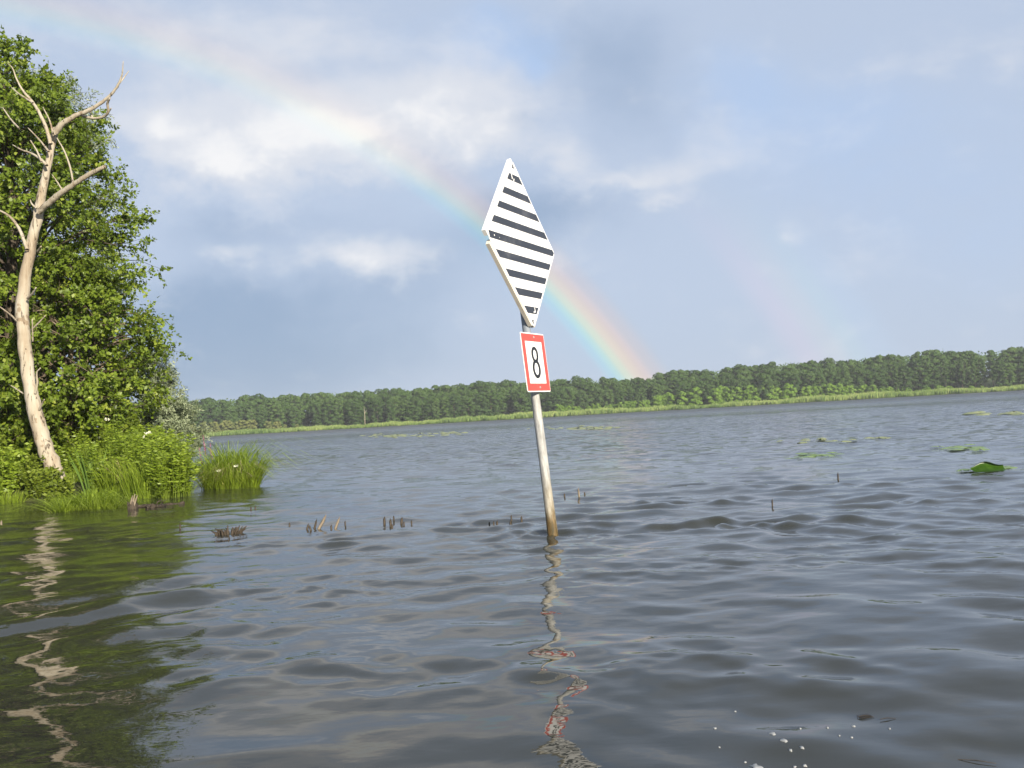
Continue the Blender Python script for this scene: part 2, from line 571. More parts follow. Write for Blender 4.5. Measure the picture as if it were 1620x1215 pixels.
def wave(x, y, dr=None, full=False):
    x = np.asarray(x, float); y = np.asarray(y, float)
    z = np.zeros_like(x); ox = np.zeros_like(x); oy = np.zeros_like(x)
    r = np.hypot(x, y)
    gust = .85 + .30 * np.sin(.33 * x + .21 * y + 1.1) * np.sin(.17 * x - .29 * y + .4) + .14 * np.sin(.9 * x - .5 * y) + .12 * np.sin(.6 * x + 1.3 * y + 2)
    pz = sum(np.sin(k * (x * math.cos(t) + y * math.sin(t)) + p) for k, t, p in patch) / math.sqrt(4.5)
    burst = .45 + .65 * np.clip(.5 + .5 * pz, 0, 2) ** 1.6                   # ripples come in bunches
    lee = 1 - .35 / (1 + np.exp(((x + 1.9) + (y - 3) * .10) / .35)) * (y < 40)      # the water is calmer in the lee of the left bank
    near = np.clip((r - 3.4) / 5.0, 0, 1)
    for lam, th, s, ph in comps:
        k = 2 * math.pi / lam
        w = 1.0
        if dr is not None: w = np.clip((lam / dr - 2.2) / 2.0, 0, 1)
        p = k * (x * math.cos(th) + y * math.sin(th)) + ph
        a = s / k
        if lam < .5: w = w * ((.60 if lam > .26 else .45) * (1 - near) + near) * burst * gust
        elif lam < 1.2: w = w * (.78 + .22 * near) * gust
        w = w * lee
        z = z + w * a * np.cos(p)
        if full:
            sn = w * a * .5 * np.sin(p); ox = ox - math.cos(th) * sn; oy = oy - math.sin(th) * sn
    d = np.hypot(x - POLE[0], y - POLE[1])
    z = z + .011 * np.cos(2 * math.pi * d / .23) * np.exp(-(d - .05) / .33)
    u = (x - WK0[0]) * wk_t[0] + (y - WK0[1]) * wk_t[1]
    v = (x - WK0[0]) * wk_n[0] + (y - WK0[1]) * wk_n[1] + .05 * u * u * .2
    env = np.exp(-((v + .15) / .80) ** 2) * np.exp(-np.clip(u - .4, 0, None) ** 2 / 1.2) * np.exp(-np.clip(-u - .8, 0, None) ** 2 / .6)
    z = z + .034 * env * np.cos(2 * math.pi * v / .85)
    return (z, ox, oy) if full else z


def build_water():
    rows = [0.9]
    while rows[-1] < 110:
        r = rows[-1]
        rows.append(r + max(.020 if r < 4 else .026, min(.16, r * r / 1050 * .62)))
    rows = np.array(rows); nr = len(rows)
    az = np.radians(np.concatenate([np.linspace(-62, -34, 120)[:-1], np.linspace(-34, 34, 530), np.linspace(34, 62, 120)[1:]]))
    Rr, A = np.meshgrid(rows, az, indexing='ij')
    X = Rr * np.sin(A); Y = Rr * np.cos(A)
    dr = np.maximum(np.gradient(rows)[:, None], Rr * np.gradient(az)[None, :])
    fade = np.clip((110 - Rr) / 25, 0, 1)
    edge = np.clip((np.radians(62) - np.abs(A)) / np.radians(3), 0, 1)
    Z, OX, OY = wave(X, Y, dr, True)
    fe = fade * edge * np.clip((Rr - .9) / .25, 0, 1)
    Z = Z * fe
    Vn = np.stack([X + OX * fe, Y + OY * fe, Z], -1).reshape(-1, 3)
    nc = len(az)
    i, j = np.meshgrid(np.arange(nr - 1), np.arange(nc - 1), indexing='ij')
    Q = np.stack([i * nc + j, i * nc + j + 1, (i + 1) * nc + j + 1, (i + 1) * nc + j], -1).reshape(-1, 4)[:, ::-1]
    parts_v, parts_q, off = [Vn], [Q], len(Vn)

    def ring(r0, r1, a0, a1, na, nrr):
        nonlocal off
        rr = np.geomspace(r0, r1, nrr); aa = np.radians(np.linspace(a0, a1, na))
        R2, A2 = np.meshgrid(rr, aa, indexing='ij')
        v = np.stack([R2 * np.sin(A2), R2 * np.cos(A2), np.zeros_like(R2)], -1).reshape(-1, 3)
        i, j = np.meshgrid(np.arange(nrr - 1), np.arange(na - 1), indexing='ij')
        q = np.stack([i * na + j, i * na + j + 1, (i + 1) * na + j + 1, (i + 1) * na + j], -1).reshape(-1, 4)[:, ::-1] + off
        parts_v.append(v); parts_q.append(q); off += len(v)
    ring(rows[-1], 900, -62, 62, 125, 30)
    print('water rows', nr, 'cols', nc)
    ring(.9, 900, 62, 298, 100, 60)
    ring(.001, .9, 0, 360, 90, 4)
    me = mesh_np('water', np.vstack(parts_v), np.vstack(parts_q), None, True)
    o = link('water', me, water_mat())
    return tag(o, 'grey rippled lake water reaching to the far shore', 'water', kind='structure')


def water_mat():
    M = Mat('lake_water')
    g = M.n('ShaderNodeNewGeometry')
    ln = M.n('ShaderNodeVectorMath', operation='LENGTH'); M.l(g.outputs['Position'], ln.inputs[0])
    r = ln.outputs['Value']
    near = M.noise(9.0, 3, .55, (.62, 1, 1), 'Object')
    mid = M.noise(2.6, 5, .62, (.55, 1, 1), 'Object')
    far = M.noise(.55, 6, .68, (.35, 1, 1), 'Object')
    wind = M.step(M.noise(.055, 3, .6, (.6, 1, 1), 'Object'), .30, .70)
    far_k = M.math('MULTIPLY', M.step(r, 25, 110), M.math('ADD', M.math('MULTIPLY', wind, .5), .6))
    h = M.math('MULTIPLY', M.math('MULTIPLY', near, .0045), M.math('ADD', .30, M.math('MULTIPLY', M.step(r, 3.5, 11), .80)))
    h = M.math('ADD', h, M.math('MULTIPLY', M.math('MULTIPLY', mid, .135), M.math('MULTIPLY', M.step(r, 7, 45), M.math('ADD', M.math('MULTIPLY', wind, .5), .6))))
    h = M.math('ADD', h, M.math('MULTIPLY', M.math('MULTIPLY', far, .34), far_k))
    bmp = M.bump(h, 1.0, 1.0)
    rough = M.math('ADD', M.math('ADD', .018, M.math('MULTIPLY', M.step(r, 10, 60), .04)), M.math('MULTIPLY', M.step(r, 60, 260), .30))
    p = M.pr((.027, .028, .021), rough, spec=.5, normal=bmp)
    p.inputs['IOR'].default_value = 1.33
    return M.done(p)


build_water()

# ------------------------------------------------------------------ the left bank
def bank_inside(x, y):
    fe = 18.35 + .18 * np.sin(x * 1.7) + .12 * np.sin(x * 4.1 + 1)
    re = -6.35 - .34 * (y - 19) + .15 * np.sin(y * 1.3)
    return np.minimum(np.minimum(y - fe, re - x), 30.0 + .3 * np.sin(x) - y)


def bank_z(x, y):
    d = bank_inside(np.asarray(x, float), np.asarray(y, float))
    t = np.clip((d + .5) / 1.3, 0, 1)
    return -.35 + .60 * t * t * (3 - 2 * t) + .06 * np.sin(x * 2.3) * np.sin(y * 1.9) * (d > 0)


gx = np.linspace(-60, -5, 190); gy = np.concatenate([np.linspace(17, 32, 90), np.linspace(33, 120, 40)])
GX, GY = np.meshgrid(gx, gy, indexing='ij')
BV = np.stack([GX, GY, bank_z(GX, GY)], -1).reshape(-1, 3)
i, j = np.meshgrid(np.arange(len(gx) - 1), np.arange(len(gy) - 1), indexing='ij')
ny = len(gy)
BQ = np.stack([i * ny + j, (i + 1) * ny + j, (i + 1) * ny + j + 1, i * ny + j + 1], -1).reshape(-1, 4)
tag(link('bank', mesh_np('bank', BV, BQ, None, True), m_soil), 'low dark earth bank under the trees at left', 'bank', kind='structure')


# ------------------------------------------------------------------ broadleaf tree builder
def broadleaf(name, base, height, radius_at, label, cat='tree', group=None, n_bough=120, sprays=6, twigs=5, per_twig=13, leaf=.085, lw=.6,
              mat=None, bark=None, seed=1, z_lo=.08, trunk_r=.16, lean=(0, 0), droop=.15, twig_len=.45, sector=None, spray_spread=.55, bare=0):
    R = np.random.default_rng(seed)
    t = empty(name, base, label, cat, group)
    H = height
    tz = np.linspace(0, 1, 9)
    tp = np.stack([lean[0] * tz ** 1.3 + .10 * np.sin(tz * 5 + seed), lean[1] * tz ** 1.3 + .10 * np.cos(tz * 4 + seed), tz * H * .93], 1); tp[0] = (0, 0, -.3)
    g = Geo(); g.tube(tp, trunk_r * (1 - tz * .85), 8, .5, .04)
    link('trunk', g.mesh('trunk', True), bark or m_bark, t)
    lb = Geo()
    LP, LA, LN, LT = [], [], [], []
    ga = 2.399963
    for b in range(n_bough):
        f = z_lo + (1 - z_lo) * ((b + R.random()) / n_bough)
        phi = b * ga + R.normal() * .3 if sector is None else R.uniform(*sector)
        rad = radius_at(f) * (R.uniform(.80, 1.0) if R.random() < .72 else R.uniform(.4, .75))
        az_ = f * H * .93
        tr = np.array([np.interp(az_, tp[:, 2], tp[:, 0]), np.interp(az_, tp[:, 2], tp[:, 1]), az_])
        za = max(.15 * H * .2, az_ - rad * R.uniform(.25, .7))
        st = np.array([np.interp(za, tp[:, 2], tp[:, 0]), np.interp(za, tp[:, 2], tp[:, 1]), za])
        end = tr + np.array([math.cos(phi) * rad, math.sin(phi) * rad, R.normal() * .15 - droop * rad * .2])
        midp = (st + end) / 2 + np.array([0, 0, .16 * rad]) + R.normal(size=3) * .06 * rad
        bp = spline([st, midp, end], 7)
        r0 = min(trunk_r * .4, .012 + rad * .011)
        lb.tube(bp, np.linspace(r0, .006, 7), 5, .5, cap=False)
        for s_ in range(sprays):
            u = R.uniform(.38, 1.0) if s_ else 1.0
            k = min(5.99, u * 6); i0 = int(k); p0 = bp[i0] * (1 - k + i0) + bp[i0 + 1] * (k - i0)
            out = unit(bp[-1] - bp[3])
            d0 = unit(out + R.normal(size=3) * spray_spread + np.array([0, 0, .10]))
            sl = twig_len * R.uniform(.8, 1.6)
            sp = p0 + d0 * sl
            lb.tube(np.stack([p0, (p0 + sp) / 2 + R.normal(size=3) * .03, sp]), np.array([.007, .005, .003]), 3, .5, cap=False)
            if R.random() < bare: continue
            for w in range(twigs):
                q0 = p0 + (sp - p0) * R.uniform(.15, 1)
                dw = unit(d0 + R.normal(size=3) * .65 - np.array([0, 0, droop]))
                tl = twig_len * R.uniform(.5, 1.0)
                n = max(3, int(per_twig * R.uniform(.6, 1.3)))
                uu = R.uniform(.1, 1, n)[:, None]
                LP.append(q0 + dw * tl * uu - np.array([0, 0, 1.0]) * droop * tl * uu ** 2 + R.normal(size=(n, 3)) * .02)
                sd = unit(np.cross(dw, R.normal(size=3))) * np.where(R.random(n) < .5, 1, -1)[:, None]
                LA.append(unit(dw * .5 + sd * .7 + R.normal(size=(n, 3)) * .45 - np.array([0, 0, .15])))
                LN.append(unit(np.array([0, 0, .38]) + out * .75 + R.normal(size=(n, 3)) * .42))
                LT.append(np.clip(.42 + R.normal(size=n) * .15 + R.normal() * .17, 0, 1))
    link('branches', lb.mesh('branches'), bark or m_bark, t)
    P = np.vstack(LP); A = np.vstack(LA); N = np.vstack(LN); T = np.concatenate(LT)
    L = leaf * R.uniform(.65, 1.2, len(P))
    Vv, Qq = leaves(P, A, N, L, L * lw)
    c = link('crown', mesh_np('crown', Vv, Qq, T), mat or m_alder, t)
    c['kind'] = 'stuff'
    return t


def prof(pts):
    z, r = zip(*pts)
    return lambda f: float(np.interp(f, z, r))


# big alder, its crown filling the left edge
ax, ay = -10.95, 22.2
broadleaf('alder_tree', (ax, ay, .15), 9.9, prof([(0, 1.8), (.1, 2.4), (.2, 3.0), (.33, 3.3), (.45, 3.0), (.58, 2.65), (.72, 2.4), (.84, 1.85), (.92, 1.25), (1, .4)]),
          'tall dense green alder towering behind the pale dead tree', n_bough=215, sprays=7, twigs=5, per_twig=15, leaf=.092, lw=.72, seed=4, trunk_r=.20, z_lo=.05)
# a second, lower alder in front of it carries the low boughs that reach over the water
p = at(150, 560, 20.6)
broadleaf('alder_tree', (-9.35, 21.6, .2), 5.0, prof([(0, .6), (.2, 1.0), (.4, 1.45), (.6, 1.65), (.8, 1.3), (1, .4)]),
          'shorter alder whose twiggy lower boughs lean out over the green waterside plants', n_bough=58, sprays=7, twigs=5, per_twig=15, leaf=.092, lw=.72, seed=9,
          trunk_r=.11, z_lo=.2, bare=.28, bark=m_twigdry)
broadleaf('alder_tree', (-13.2, 23.6, .2), 8.6, prof([(0, 2.4), (.3, 3.0), (.6, 2.6), (.85, 1.7), (1, .4)]),
          'dark alder at the left picture edge, mostly hidden behind the tall alder', n_bough=70, sprays=6, twigs=5, per_twig=11, leaf=.11, lw=.72, seed=15, trunk_r=.17)
p = at(95, 120, 25.5)
broadleaf('willow_tree', (p[0] - .6, 25.5, .2), p[2] + .4, prof([(0, .8), (.5, 1.6), (.8, 1.5), (.92, 1.15), (1, .4)]),
          'feathery pale willow whose top shows beside the alder crown', n_bough=80, sprays=5, twigs=6, per_twig=14, leaf=.11, lw=.25, mat=m_willow, seed=22, droop=.3, trunk_r=.13, z_lo=.4)
p = at(236, 575, 25.0)
broadleaf('willow_tree', (p[0] - .12, 25.0, .1), p[2] + .1, prof([(0, .9), (.35, 1.05), (.7, .85), (.9, .55), (1, .2)]),
          'small silvery willow at the right end of the wooded bank', n_bough=70, sprays=5, twigs=6, per_twig=16, leaf=.09, lw=.26, mat=m_willow, seed=31, droop=.25, trunk_r=.06, z_lo=.15, twig_len=.3)


# ------------------------------------------------------------------ the dead tree
def dead_tree():
    Y0 = ground(92, 775, .15)[1]
    pb = at(93, 775, Y0)
    t = empty('dead_tree', (pb[0], pb[1], 0), 'bleached bare dead tree leaning at the water edge in front of the alder', 'dead tree')
    o = np.array([pb[0], pb[1], 0])

    def limb(name, pts, sides=9, dy=0.0, n=None, rough=.05, y_start=0.0):
        q = []
        for k, (x, y, w) in enumerate(pts):
            yy = Y0 + y_start + dy * k / max(1, len(pts) - 1)
            q.append([*(at(x, y, yy) - o), w * (.80 if name == 'trunk' else .86) / 2 / F * Y0])
        s = spline(q, n or max(6, 5 * len(pts)))
        s[:, 3] = np.maximum(s[:, 3], .004)
        g = Geo(); g.tube(s[:, :3] + rng.normal(size=(len(s), 3)) * s[:, 3:] * .06, s[:, 3], sides, .5, rough)
        return link(name, g.mesh(name, True), m_dead, t)
    limb('trunk', [(98, 790, 46), (92, 765, 38), (80, 730, 32), (66, 690, 30), (54, 645, 28), (45, 600, 26), (39, 540, 25), (35, 490, 25), (40, 435, 22), (52, 378, 20),
                   (62, 330, 19), (72, 280, 15), (82, 232, 13), (88, 203, 12)], 14, .25, 60, .035)
    # (points, depth drift)
    L = [([(87, 210, 12), (98, 197, 11), (118, 184, 9), (140, 175, 7.5), (160, 163, 6.5), (176, 149, 5.5), (187, 134, 4.5), (193, 118, 3), (195, 97, 1.2)], -.5),
         ([(128, 182, 5), (145, 187, 5), (163, 185, 5), (171, 177, 5), (170, 163, 5), (174, 155, 3)], -.5),
         ([(171, 178, 4), (176, 171, 2)], -.1),
         ([(184, 138, 3), (193, 127, 2.6), (204, 112, 1.2)], .2),
         ([(142, 172, 2.5), (146, 186, 3)], -.1),
         ([(80, 228, 8), (74, 205, 7), (62, 178, 6), (50, 160, 5.5), (36, 143, 4), (26, 125, 3), (20, 108, 1.8), (12, 100, 1)], .5),
         ([(52, 163, 4), (40, 155, 3.5), (28, 147, 3), (18, 138, 1.8)], .5),
         ([(84, 212, 4), (78, 190, 3), (68, 170, 2)], .4),
         ([(74, 262, 6), (62, 250, 5), (48, 242, 4), (34, 237, 3), (20, 229, 1.8)], .6),
         ([(66, 256, 4), (58, 238, 3), (48, 222, 2)], .4),
         ([(77, 240, 4), (63, 222, 3), (44, 202, 2)], .7),
         ([(30, 203, 3.5), (18, 190, 3), (4, 170, 2)], .7),
         ([(62, 335, 11), (76, 322, 12), (95, 307, 11), (115, 293, 10), (140, 277, 9), (166, 263, 7)], -.7),
         ([(116, 290, 4), (111, 265, 3.5), (102, 240, 3), (90, 218, 2)], -.3),
         ([(98, 300, 3), (90, 287, 2.5), (82, 276, 1.5)], .3),
         ([(43, 395, 7), (36, 375, 6.5), (26, 355, 5.5), (12, 340, 4.5), (-8, 330, 3.5)], .6),
         ([(58, 330, 4), (50, 322, 3), (48, 316, 2)], .2),
         ([(60, 398, 5), (65, 390, 3)], -.2),
         ([(44, 472, 6), (51, 465, 4), (57, 455, 2.5)], -.3),
         ([(27, 508, 4), (14, 496, 3), (-4, 483, 2.2)], .5),
         ([(50, 522, 4), (60, 512, 3), (72, 499, 1.8)], -.2),
         ([(52, 540, 3), (51, 505, 2)], -.2),
         ([(56, 622, 5), (59, 605, 4), (58, 590, 3), (64, 582, 2)], -.2),
         ([(62, 648, 5), (67, 638, 3), (70, 632, 2)], -.2),
         ([(36, 622, 3), (24, 614, 2.5), (14, 608, 1.5)], .3)]
    for pts, dy in L: limb('branch', pts, 7, dy)


dead_tree()


# ------------------------------------------------------------------ bank plants
def herb(name, base, h, spread, label, cat, group, n_stem=26, leaf=.07, lw=.5, mat=None, seed=0, per=14, lean=.35, stem_mat=None):
    R = np.random.default_rng(seed)
    t = empty(name, base, label, cat, group)
    sg = Geo(); P, A, N, T = [], [], [], []
    for s_ in range(n_stem):
        a = R.uniform(0, 2 * np.pi); rr = spread * math.sqrt(R.random())
        b = np.array([math.cos(a) * rr * .55, math.sin(a) * rr * .55, -.12]); hh = h * R.uniform(.55, 1.05)
        e = np.array([math.cos(a) * rr * (1 + lean * .6), math.sin(a) * rr * (1 + lean * .6), hh])
        c = spline([b, (b + e) / 2 + R.normal(size=3) * .04 + np.array([0, 0, .08 * hh]), e], 6)
        sg.tube(c, np.linspace(.008, .003, 6), 3, .5, cap=False)
        n = int(per * R.uniform(.8, 1.3)); u = R.uniform(.12, 1, n); k = u * 4.99; i0 = k.astype(int); f = (k - i0)[:, None]
        q = c[i0] * (1 - f) + c[i0 + 1] * f
        th = R.uniform(0, 2 * np.pi, n); d = np.stack([np.cos(th), np.sin(th), R.uniform(-.2, .5, n)], 1)
        P.append(q); A.append(d); N.append(unit(np.array([0, 0, .45]) + d * .25 + np.array([math.cos(a), math.sin(a), 0]) * .45 + R.normal(size=(n, 3)) * .4))
        T.append(np.clip(.28 + .35 * u + R.normal(size=n) * .13, 0, 1))
    link('stems', sg.mesh('stems'), stem_mat or m_herb, t)
    P = np.vstack(P); L = leaf * R.uniform(.6, 1.3, len(P))
    V, Q = leaves(P, np.vstack(A), np.vstack(N), L, L * lw)
    o = link('leaves', mesh_np('leaves', V, Q, np.concatenate(T)), mat or m_herb, t); o['kind'] = 'stuff'
    return t


def blades(R, n, h, spread, width, splay, droop, seg=5):
    V, Q, T = [], [], []
    a = R.uniform(0, 2 * np.pi, n); rr = spread * np.sqrt(R.random(n))
    b = np.stack([np.cos(a) * rr, np.sin(a) * rr, np.full(n, -.10)], 1)
    a2 = a + R.normal(size=n) * .6
    out = np.stack([np.cos(a2), np.sin(a2), np.zeros(n)], 1) * (np.abs(R.normal(size=n)) * splay + .10)[:, None]
    hh = h * R.uniform(.55, 1.08, n); side = np.stack([-np.sin(a2 + R.normal(size=n)), np.cos(a2), np.zeros(n)], 1)
    for k in range(seg + 1):
        u = k / seg
        c = b + out * (hh * u)[:, None] + np.array([0, 0, 1.0]) * (hh * (u - droop * u ** 3) + .10 * 0)[:, None] + out * (droop * hh * u ** 3 * 1.2)[:, None]
        w = width * (1 - u ** 2 * .92)
        V.append(c - side * w / 2); V.append(c + side * w / 2)
    V = np.stack(V, 1).reshape(-1, 3); m_ = 2 * (seg + 1)
    Q = np.concatenate([(np.arange(n) * m_ + 2 * k)[:, None] + np.array([0, 1, 3, 2]) for k in range(seg)])
    T = np.concatenate([np.clip(.30 + .10 * k + R.normal(size=n) * .13, 0, 1) for k in range(seg)])
    return V, Q, T


def tussock(name, base, h, spread, label, cat, group=None, n=700, width=.012, splay=.35, droop=.35, mat=None, seed=0, dry=0, clumps=1):
    R = np.random.default_rng(seed)
    t = empty(name, base, label, cat, group)
    if clumps == 1: V, Q, T = blades(R, n, h, spread, width, splay, droop)
    else:
        vs, qs, ts, off = [], [], [], 0
        for c_ in range(clumps):
            a = c_ * 2.4; rr = spread * math.sqrt((c_ + .5) / clumps)
            V, Q, T = blades(R, n // clumps, h * R.uniform(.45, 1.0) * (1.08 - .35 * rr / spread), spread * .38, width * R.uniform(.8, 1.2), splay * R.uniform(.7, 1.5), droop * R.uniform(.7, 1.5))
            vs.append(V + [math.cos(a) * rr, math.sin(a) * rr, 0]); qs.append(Q + off); ts.append(np.clip(T + R.normal() * .08, 0, 1)); off += len(V)
        V, Q, T = np.vstack(vs), np.vstack(qs), np.concatenate(ts)
    o = link('blades', mesh_np('blades', V, Q, T), mat or m_grass, t); o['kind'] = 'stuff'
    if dry:
        V, Q, T = blades(R, dry, h * .55, spread * .8, width, splay * 1.6, droop * 1.3)
        o = link('dry_blades', mesh_np('dry_blades', V, Q, T), m_dry, t); o['kind'] = 'stuff'
    return t


def gpt(px, py, z=0.0):
    q = ground(px, py, z); return np.array([q[0], q[1], z])


HERBG = 'leafy waterside plants massed between the dead tree and the open water'
k = 0
for px, py, h, sp in [(118, 772, .95, .38), (150, 768, 1.15, .42), (172, 776, .9, .36), (188, 766, 1.25, .42), (212, 772, 1.1, .40), (236, 774, 1.05, .40), (256, 772, 1.0, .38),
                      (274, 776, .85, .34), (246, 764, 1.25, .42), (205, 760, 1.35, .42), (165, 760, 1.2, .42), (130, 762, 1.1, .40), (228, 760, 1.3, .42), (270, 766, 1.0, .36), (286, 774, .62, .26),
                      (105, 765, 1.0, .38)]:
    b = gpt(px, py, .12)
    herb('leafy_plant', b, h, sp, 'bright green leafy herb in the dense thicket right of the dead trunk', 'plant', HERBG, n_stem=30, leaf=.090, lw=.30, seed=100 + k, per=58)
    k += 1
for px, py, h, sp, lab in [(8, 785, 1.05, .5, 'rounded green bush at the far left edge of the bank'), (45, 782, .75, .42, 'low sunlit bush just left of the dead trunk foot'),
                           (28, 768, 1.5, .55, 'tall leafy bush behind the low bush at the left edge'), (68, 783, .5, .33, 'small brownish green shrub against the dead trunk foot'),
                           (-12, 772, 1.7, .6, 'big shaded bush cut by the left picture edge'), (92, 788, .32, .25, 'small leafy clump hiding the root of the dead trunk')]:
    b = gpt(px, py, .10)
    herb('bush', b, h, sp, lab, 'bush', None, n_stem=50, leaf=.080, lw=.60, mat=m_bush if k % 2 else m_herb, seed=140 + k, per=46)
    k += 1
# understory behind, in the shade of the alders
for q in range(16):
    x = -13.8 + q * .34 + random.uniform(-.1, .1); y = 20.3 + random.uniform(0, 2.0) + (1.2 if q < 4 else 0)
    if bank_inside(x, y) < .3: continue
    herb('understory_shrub', (x, y, float(bank_z(x, y))), random.uniform(1.2, 2.0), .6, 'dark green shrub standing in shade under the alder boughs', 'bush',
         'shrubs in the shade under the alders', n_stem=34, leaf=.11, lw=.6, mat=m_bush, seed=300 + q, per=26)
# tussocks
tussock('sedge_tussock', gpt(133, 806), .95, .34, 'low bright grass tussock in the water at the foot of the bank', 'grass tussock', n=1600, width=.011, splay=.40, droop=.60, seed=41, clumps=9)
isl = gpt(366, 771)
isl_t = tussock('sedge_tussock', isl, 2.25, .40, 'bright green sedge tussock standing alone in open water off the bank', 'grass tussock', n=3000, width=.012, splay=.22, droop=.50, seed=42, dry=140, clumps=15)
R = np.random.default_rng(5)
for q in range(2):
    g = Geo(); c = np.array([[-.08 + .33 * q, -.50, .34 + .07 * q]])
    for w in range(7):
        a = w / 7 * 6.28
        V, Q = leaves(c, np.array([[math.cos(a), math.sin(a) * .4, .35 + .3 * math.sin(a)]]), np.array([[0, -1, .5]]), .055, .03)
        g.add(V, Q, R.uniform(.3, 1))
    link('flower', g.mesh('flower'), m_cream, isl_t)
# purple loosestrife beside the island tussock, and brownish spikes in the thicket


def spike(base, h, label, group, mat=m_pink, seed=0, w=.04, frac=.4, name='loosestrife', cat='flower'):
    R = np.random.default_rng(seed)
    t = empty(name, base, label, cat, group)
    top = np.array([R.normal() * .06, R.normal() * .06, h])
    c = spline([np.array([0, 0, -.1]), top * .5 + R.normal(size=3) * .03, top], 8)
    g = Geo(); g.tube(c, np.linspace(.007, .003, 8), 4, .5)
    link('stem', g.mesh('stem'), m_herb, t)
    n = 26; u = R.uniform(.15, .62, n); kk = u * 6.99; i0 = kk.astype(int); f = (kk - i0)[:, None]; q = c[i0] * (1 - f) + c[i0 + 1] * f
    d = unit(R.normal(size=(n, 3))); V, Q = leaves(q, d, np.tile([0, 0, 1.0], (n, 1)), .07, .02)
    link('leaves', mesh_np('leaves', V, Q, R.uniform(.2, .8, n)), m_herb, t)
    n = 90; u = R.uniform(1 - frac, 1, n); kk = u * 6.99; i0 = kk.astype(int); f = (kk - i0)[:, None]; q = c[i0] * (1 - f) + c[i0 + 1] * f
    d = unit(R.normal(size=(n, 3))); V, Q = leaves(q, d, unit(R.normal(size=(n, 3))), w * (1.15 - u), w * .7)
    link('flower_spike', mesh_np('flower_spike', V, Q, R.uniform(0, 1, n)), mat, t)


for q, (px, py, top) in enumerate([(330, 765, 688), (322, 767, 708), (342, 764, 700)]):
    b = gpt(px, py); spike(b, at(px, top, b[1])[2], ['tall pink loosestrife spike rising left of the lone sedge tussock', 'shorter faint pink spike at the left rim of the lone sedge tussock',
                                                     'thin pink spike above the left half of the lone sedge tussock'][q], 'pink flower spikes by the lone tussock', seed=60 + q, w=.05)
for q, (px, py, top) in enumerate([(252, 764, 690), (262, 766, 700), (206, 758, 660), (200, 758, 668), (214, 757, 655), (182, 757, 672), (244, 764, 702)]):
    b = gpt(px, py, .12); spike(b, at(px, top, b[1])[2], 'brownish seed spike rising above the waterside thicket', 'brown seed spikes in the waterside thicket', mat=m_brownhead, seed=70 + q, w=.045, frac=.3,
                                name='seed_spike', cat='plant')
for q, (px, py, top) in enumerate([(243, 772, 694), (235, 768, 700), (178, 768, 672), (166, 766, 700)]):
    b = gpt(px, py, .12)
    bb = herb('umbel_plant', b, at(px, top, b[1])[2], .12, ['cream umbel flower near the right end of the thicket', 'small cream umbel beside the larger cream umbel',
                                                         'pale umbel flower high in the middle of the thicket', 'pale umbel low at the left of the thicket'][q], 'flower', 'cream umbels in the thicket',
              n_stem=4, leaf=.07, seed=80 + q, per=8)
    g = Geo(); hz = at(px, top, b[1])[2]
    for w in range(26):
        a, r_ = R.uniform(0, 6.28), .050 * math.sqrt(R.random())
        V, Q = leaves(np.array([[math.cos(a) * r_, math.sin(a) * r_ - .15, hz - r_ * .2]]), R.normal(size=(1, 3)), np.array([[0, -.7, .7]]), .035, .03); g.add(V, Q, R.random())
    link('umbel', g.mesh('umbel'), m_cream, bb)['kind'] = 'stuff'
# iris with sword leaves, each leaf its own part
b = gpt(148, 786, .03)
iris = empty('iris_plant', b, 'clump of long upright blue green iris leaves beside the low tussock', 'plant')
for q in range(16):
    a = R.uniform(0, 6.28); rr = R.uniform(0, .13); h_ = R.uniform(.65, 1.0)
    c = spline([[math.cos(a) * rr, math.sin(a) * rr, -.05], [math.cos(a) * rr * 1.8 - .05, math.sin(a) * rr * 1.6, h_ * .55], [math.cos(a) * rr * 3.2 - .09, math.sin(a) * rr * 2, h_]], 7)
    w = np.array([.012, .014, .014, .013, .011, .007, .001])[:, None]; sd = np.array([[1, .3 * math.sin(q), 0]])
    V = np.stack([c - sd * w, c + sd * w], 1).reshape(-1, 3)
    Q = np.array([[2 * k_, 2 * k_ + 1, 2 * k_ + 3, 2 * k_ + 2] for k_ in range(6)])
    link('leaf', mesh_np('leaf', V, Q, np.full(6, R.uniform(.2, .9))), m_iris, iris)
tussock('dry_grass_tuft', gpt(208, 781, .05), .95, .10, 'straw coloured dry grass tuft in front of the green thicket', 'grass tuft', n=150, width=.010, splay=.17, droop=.25, mat=m_dry, seed=45)
tussock('grass_tuft', gpt(238, 783, .05), .85, .22, 'upright fresh green grass tuft right of the straw coloured tuft', 'grass tuft', n=260, width=.012, splay=.18, droop=.15, mat=m_grass, seed=46)
tussock('grass_tuft', gpt(285, 781, .0), .42, .18, 'short green grass tuft at the outermost tip of the bank', 'grass tuft', n=160, width=.011, splay=.35, droop=.25, mat=m_grass, seed=47)
tussock('grass_tuft', gpt(172, 784, .03), .50, .25, 'short sunlit grass tuft behind the low tussock', 'grass tuft', n=280, width=.011, splay=.3, droop=.25, mat=m_grass, seed=48)
tussock('grass_tuft', gpt(14, 793, .03), .40, .25, 'short grass tuft at the water line by the left edge', 'grass tuft', n=240, width=.011, splay=.35, droop=.25, mat=m_grass, seed=49)


for q, (px, py, h_) in enumerate([(120, 781, .7), (165, 782, .85), (190, 783, .9), (222, 783, .95), (255, 782, 1.0), (272, 781, .9), (200, 776, 1.25), (245, 774, 1.3), (178, 776, 1.2), (262, 775, 1.15), (225, 772, 1.45), (150, 775, 1.15)]):
    tussock('grass_tuft', gpt(px, py, .05), h_ * 1.12, .22, 'tall bright grass growing up through the waterside thicket', 'grass tuft', 'tall grasses in the waterside thicket', n=210, width=.011, splay=.19, droop=.26, seed=700 + q)

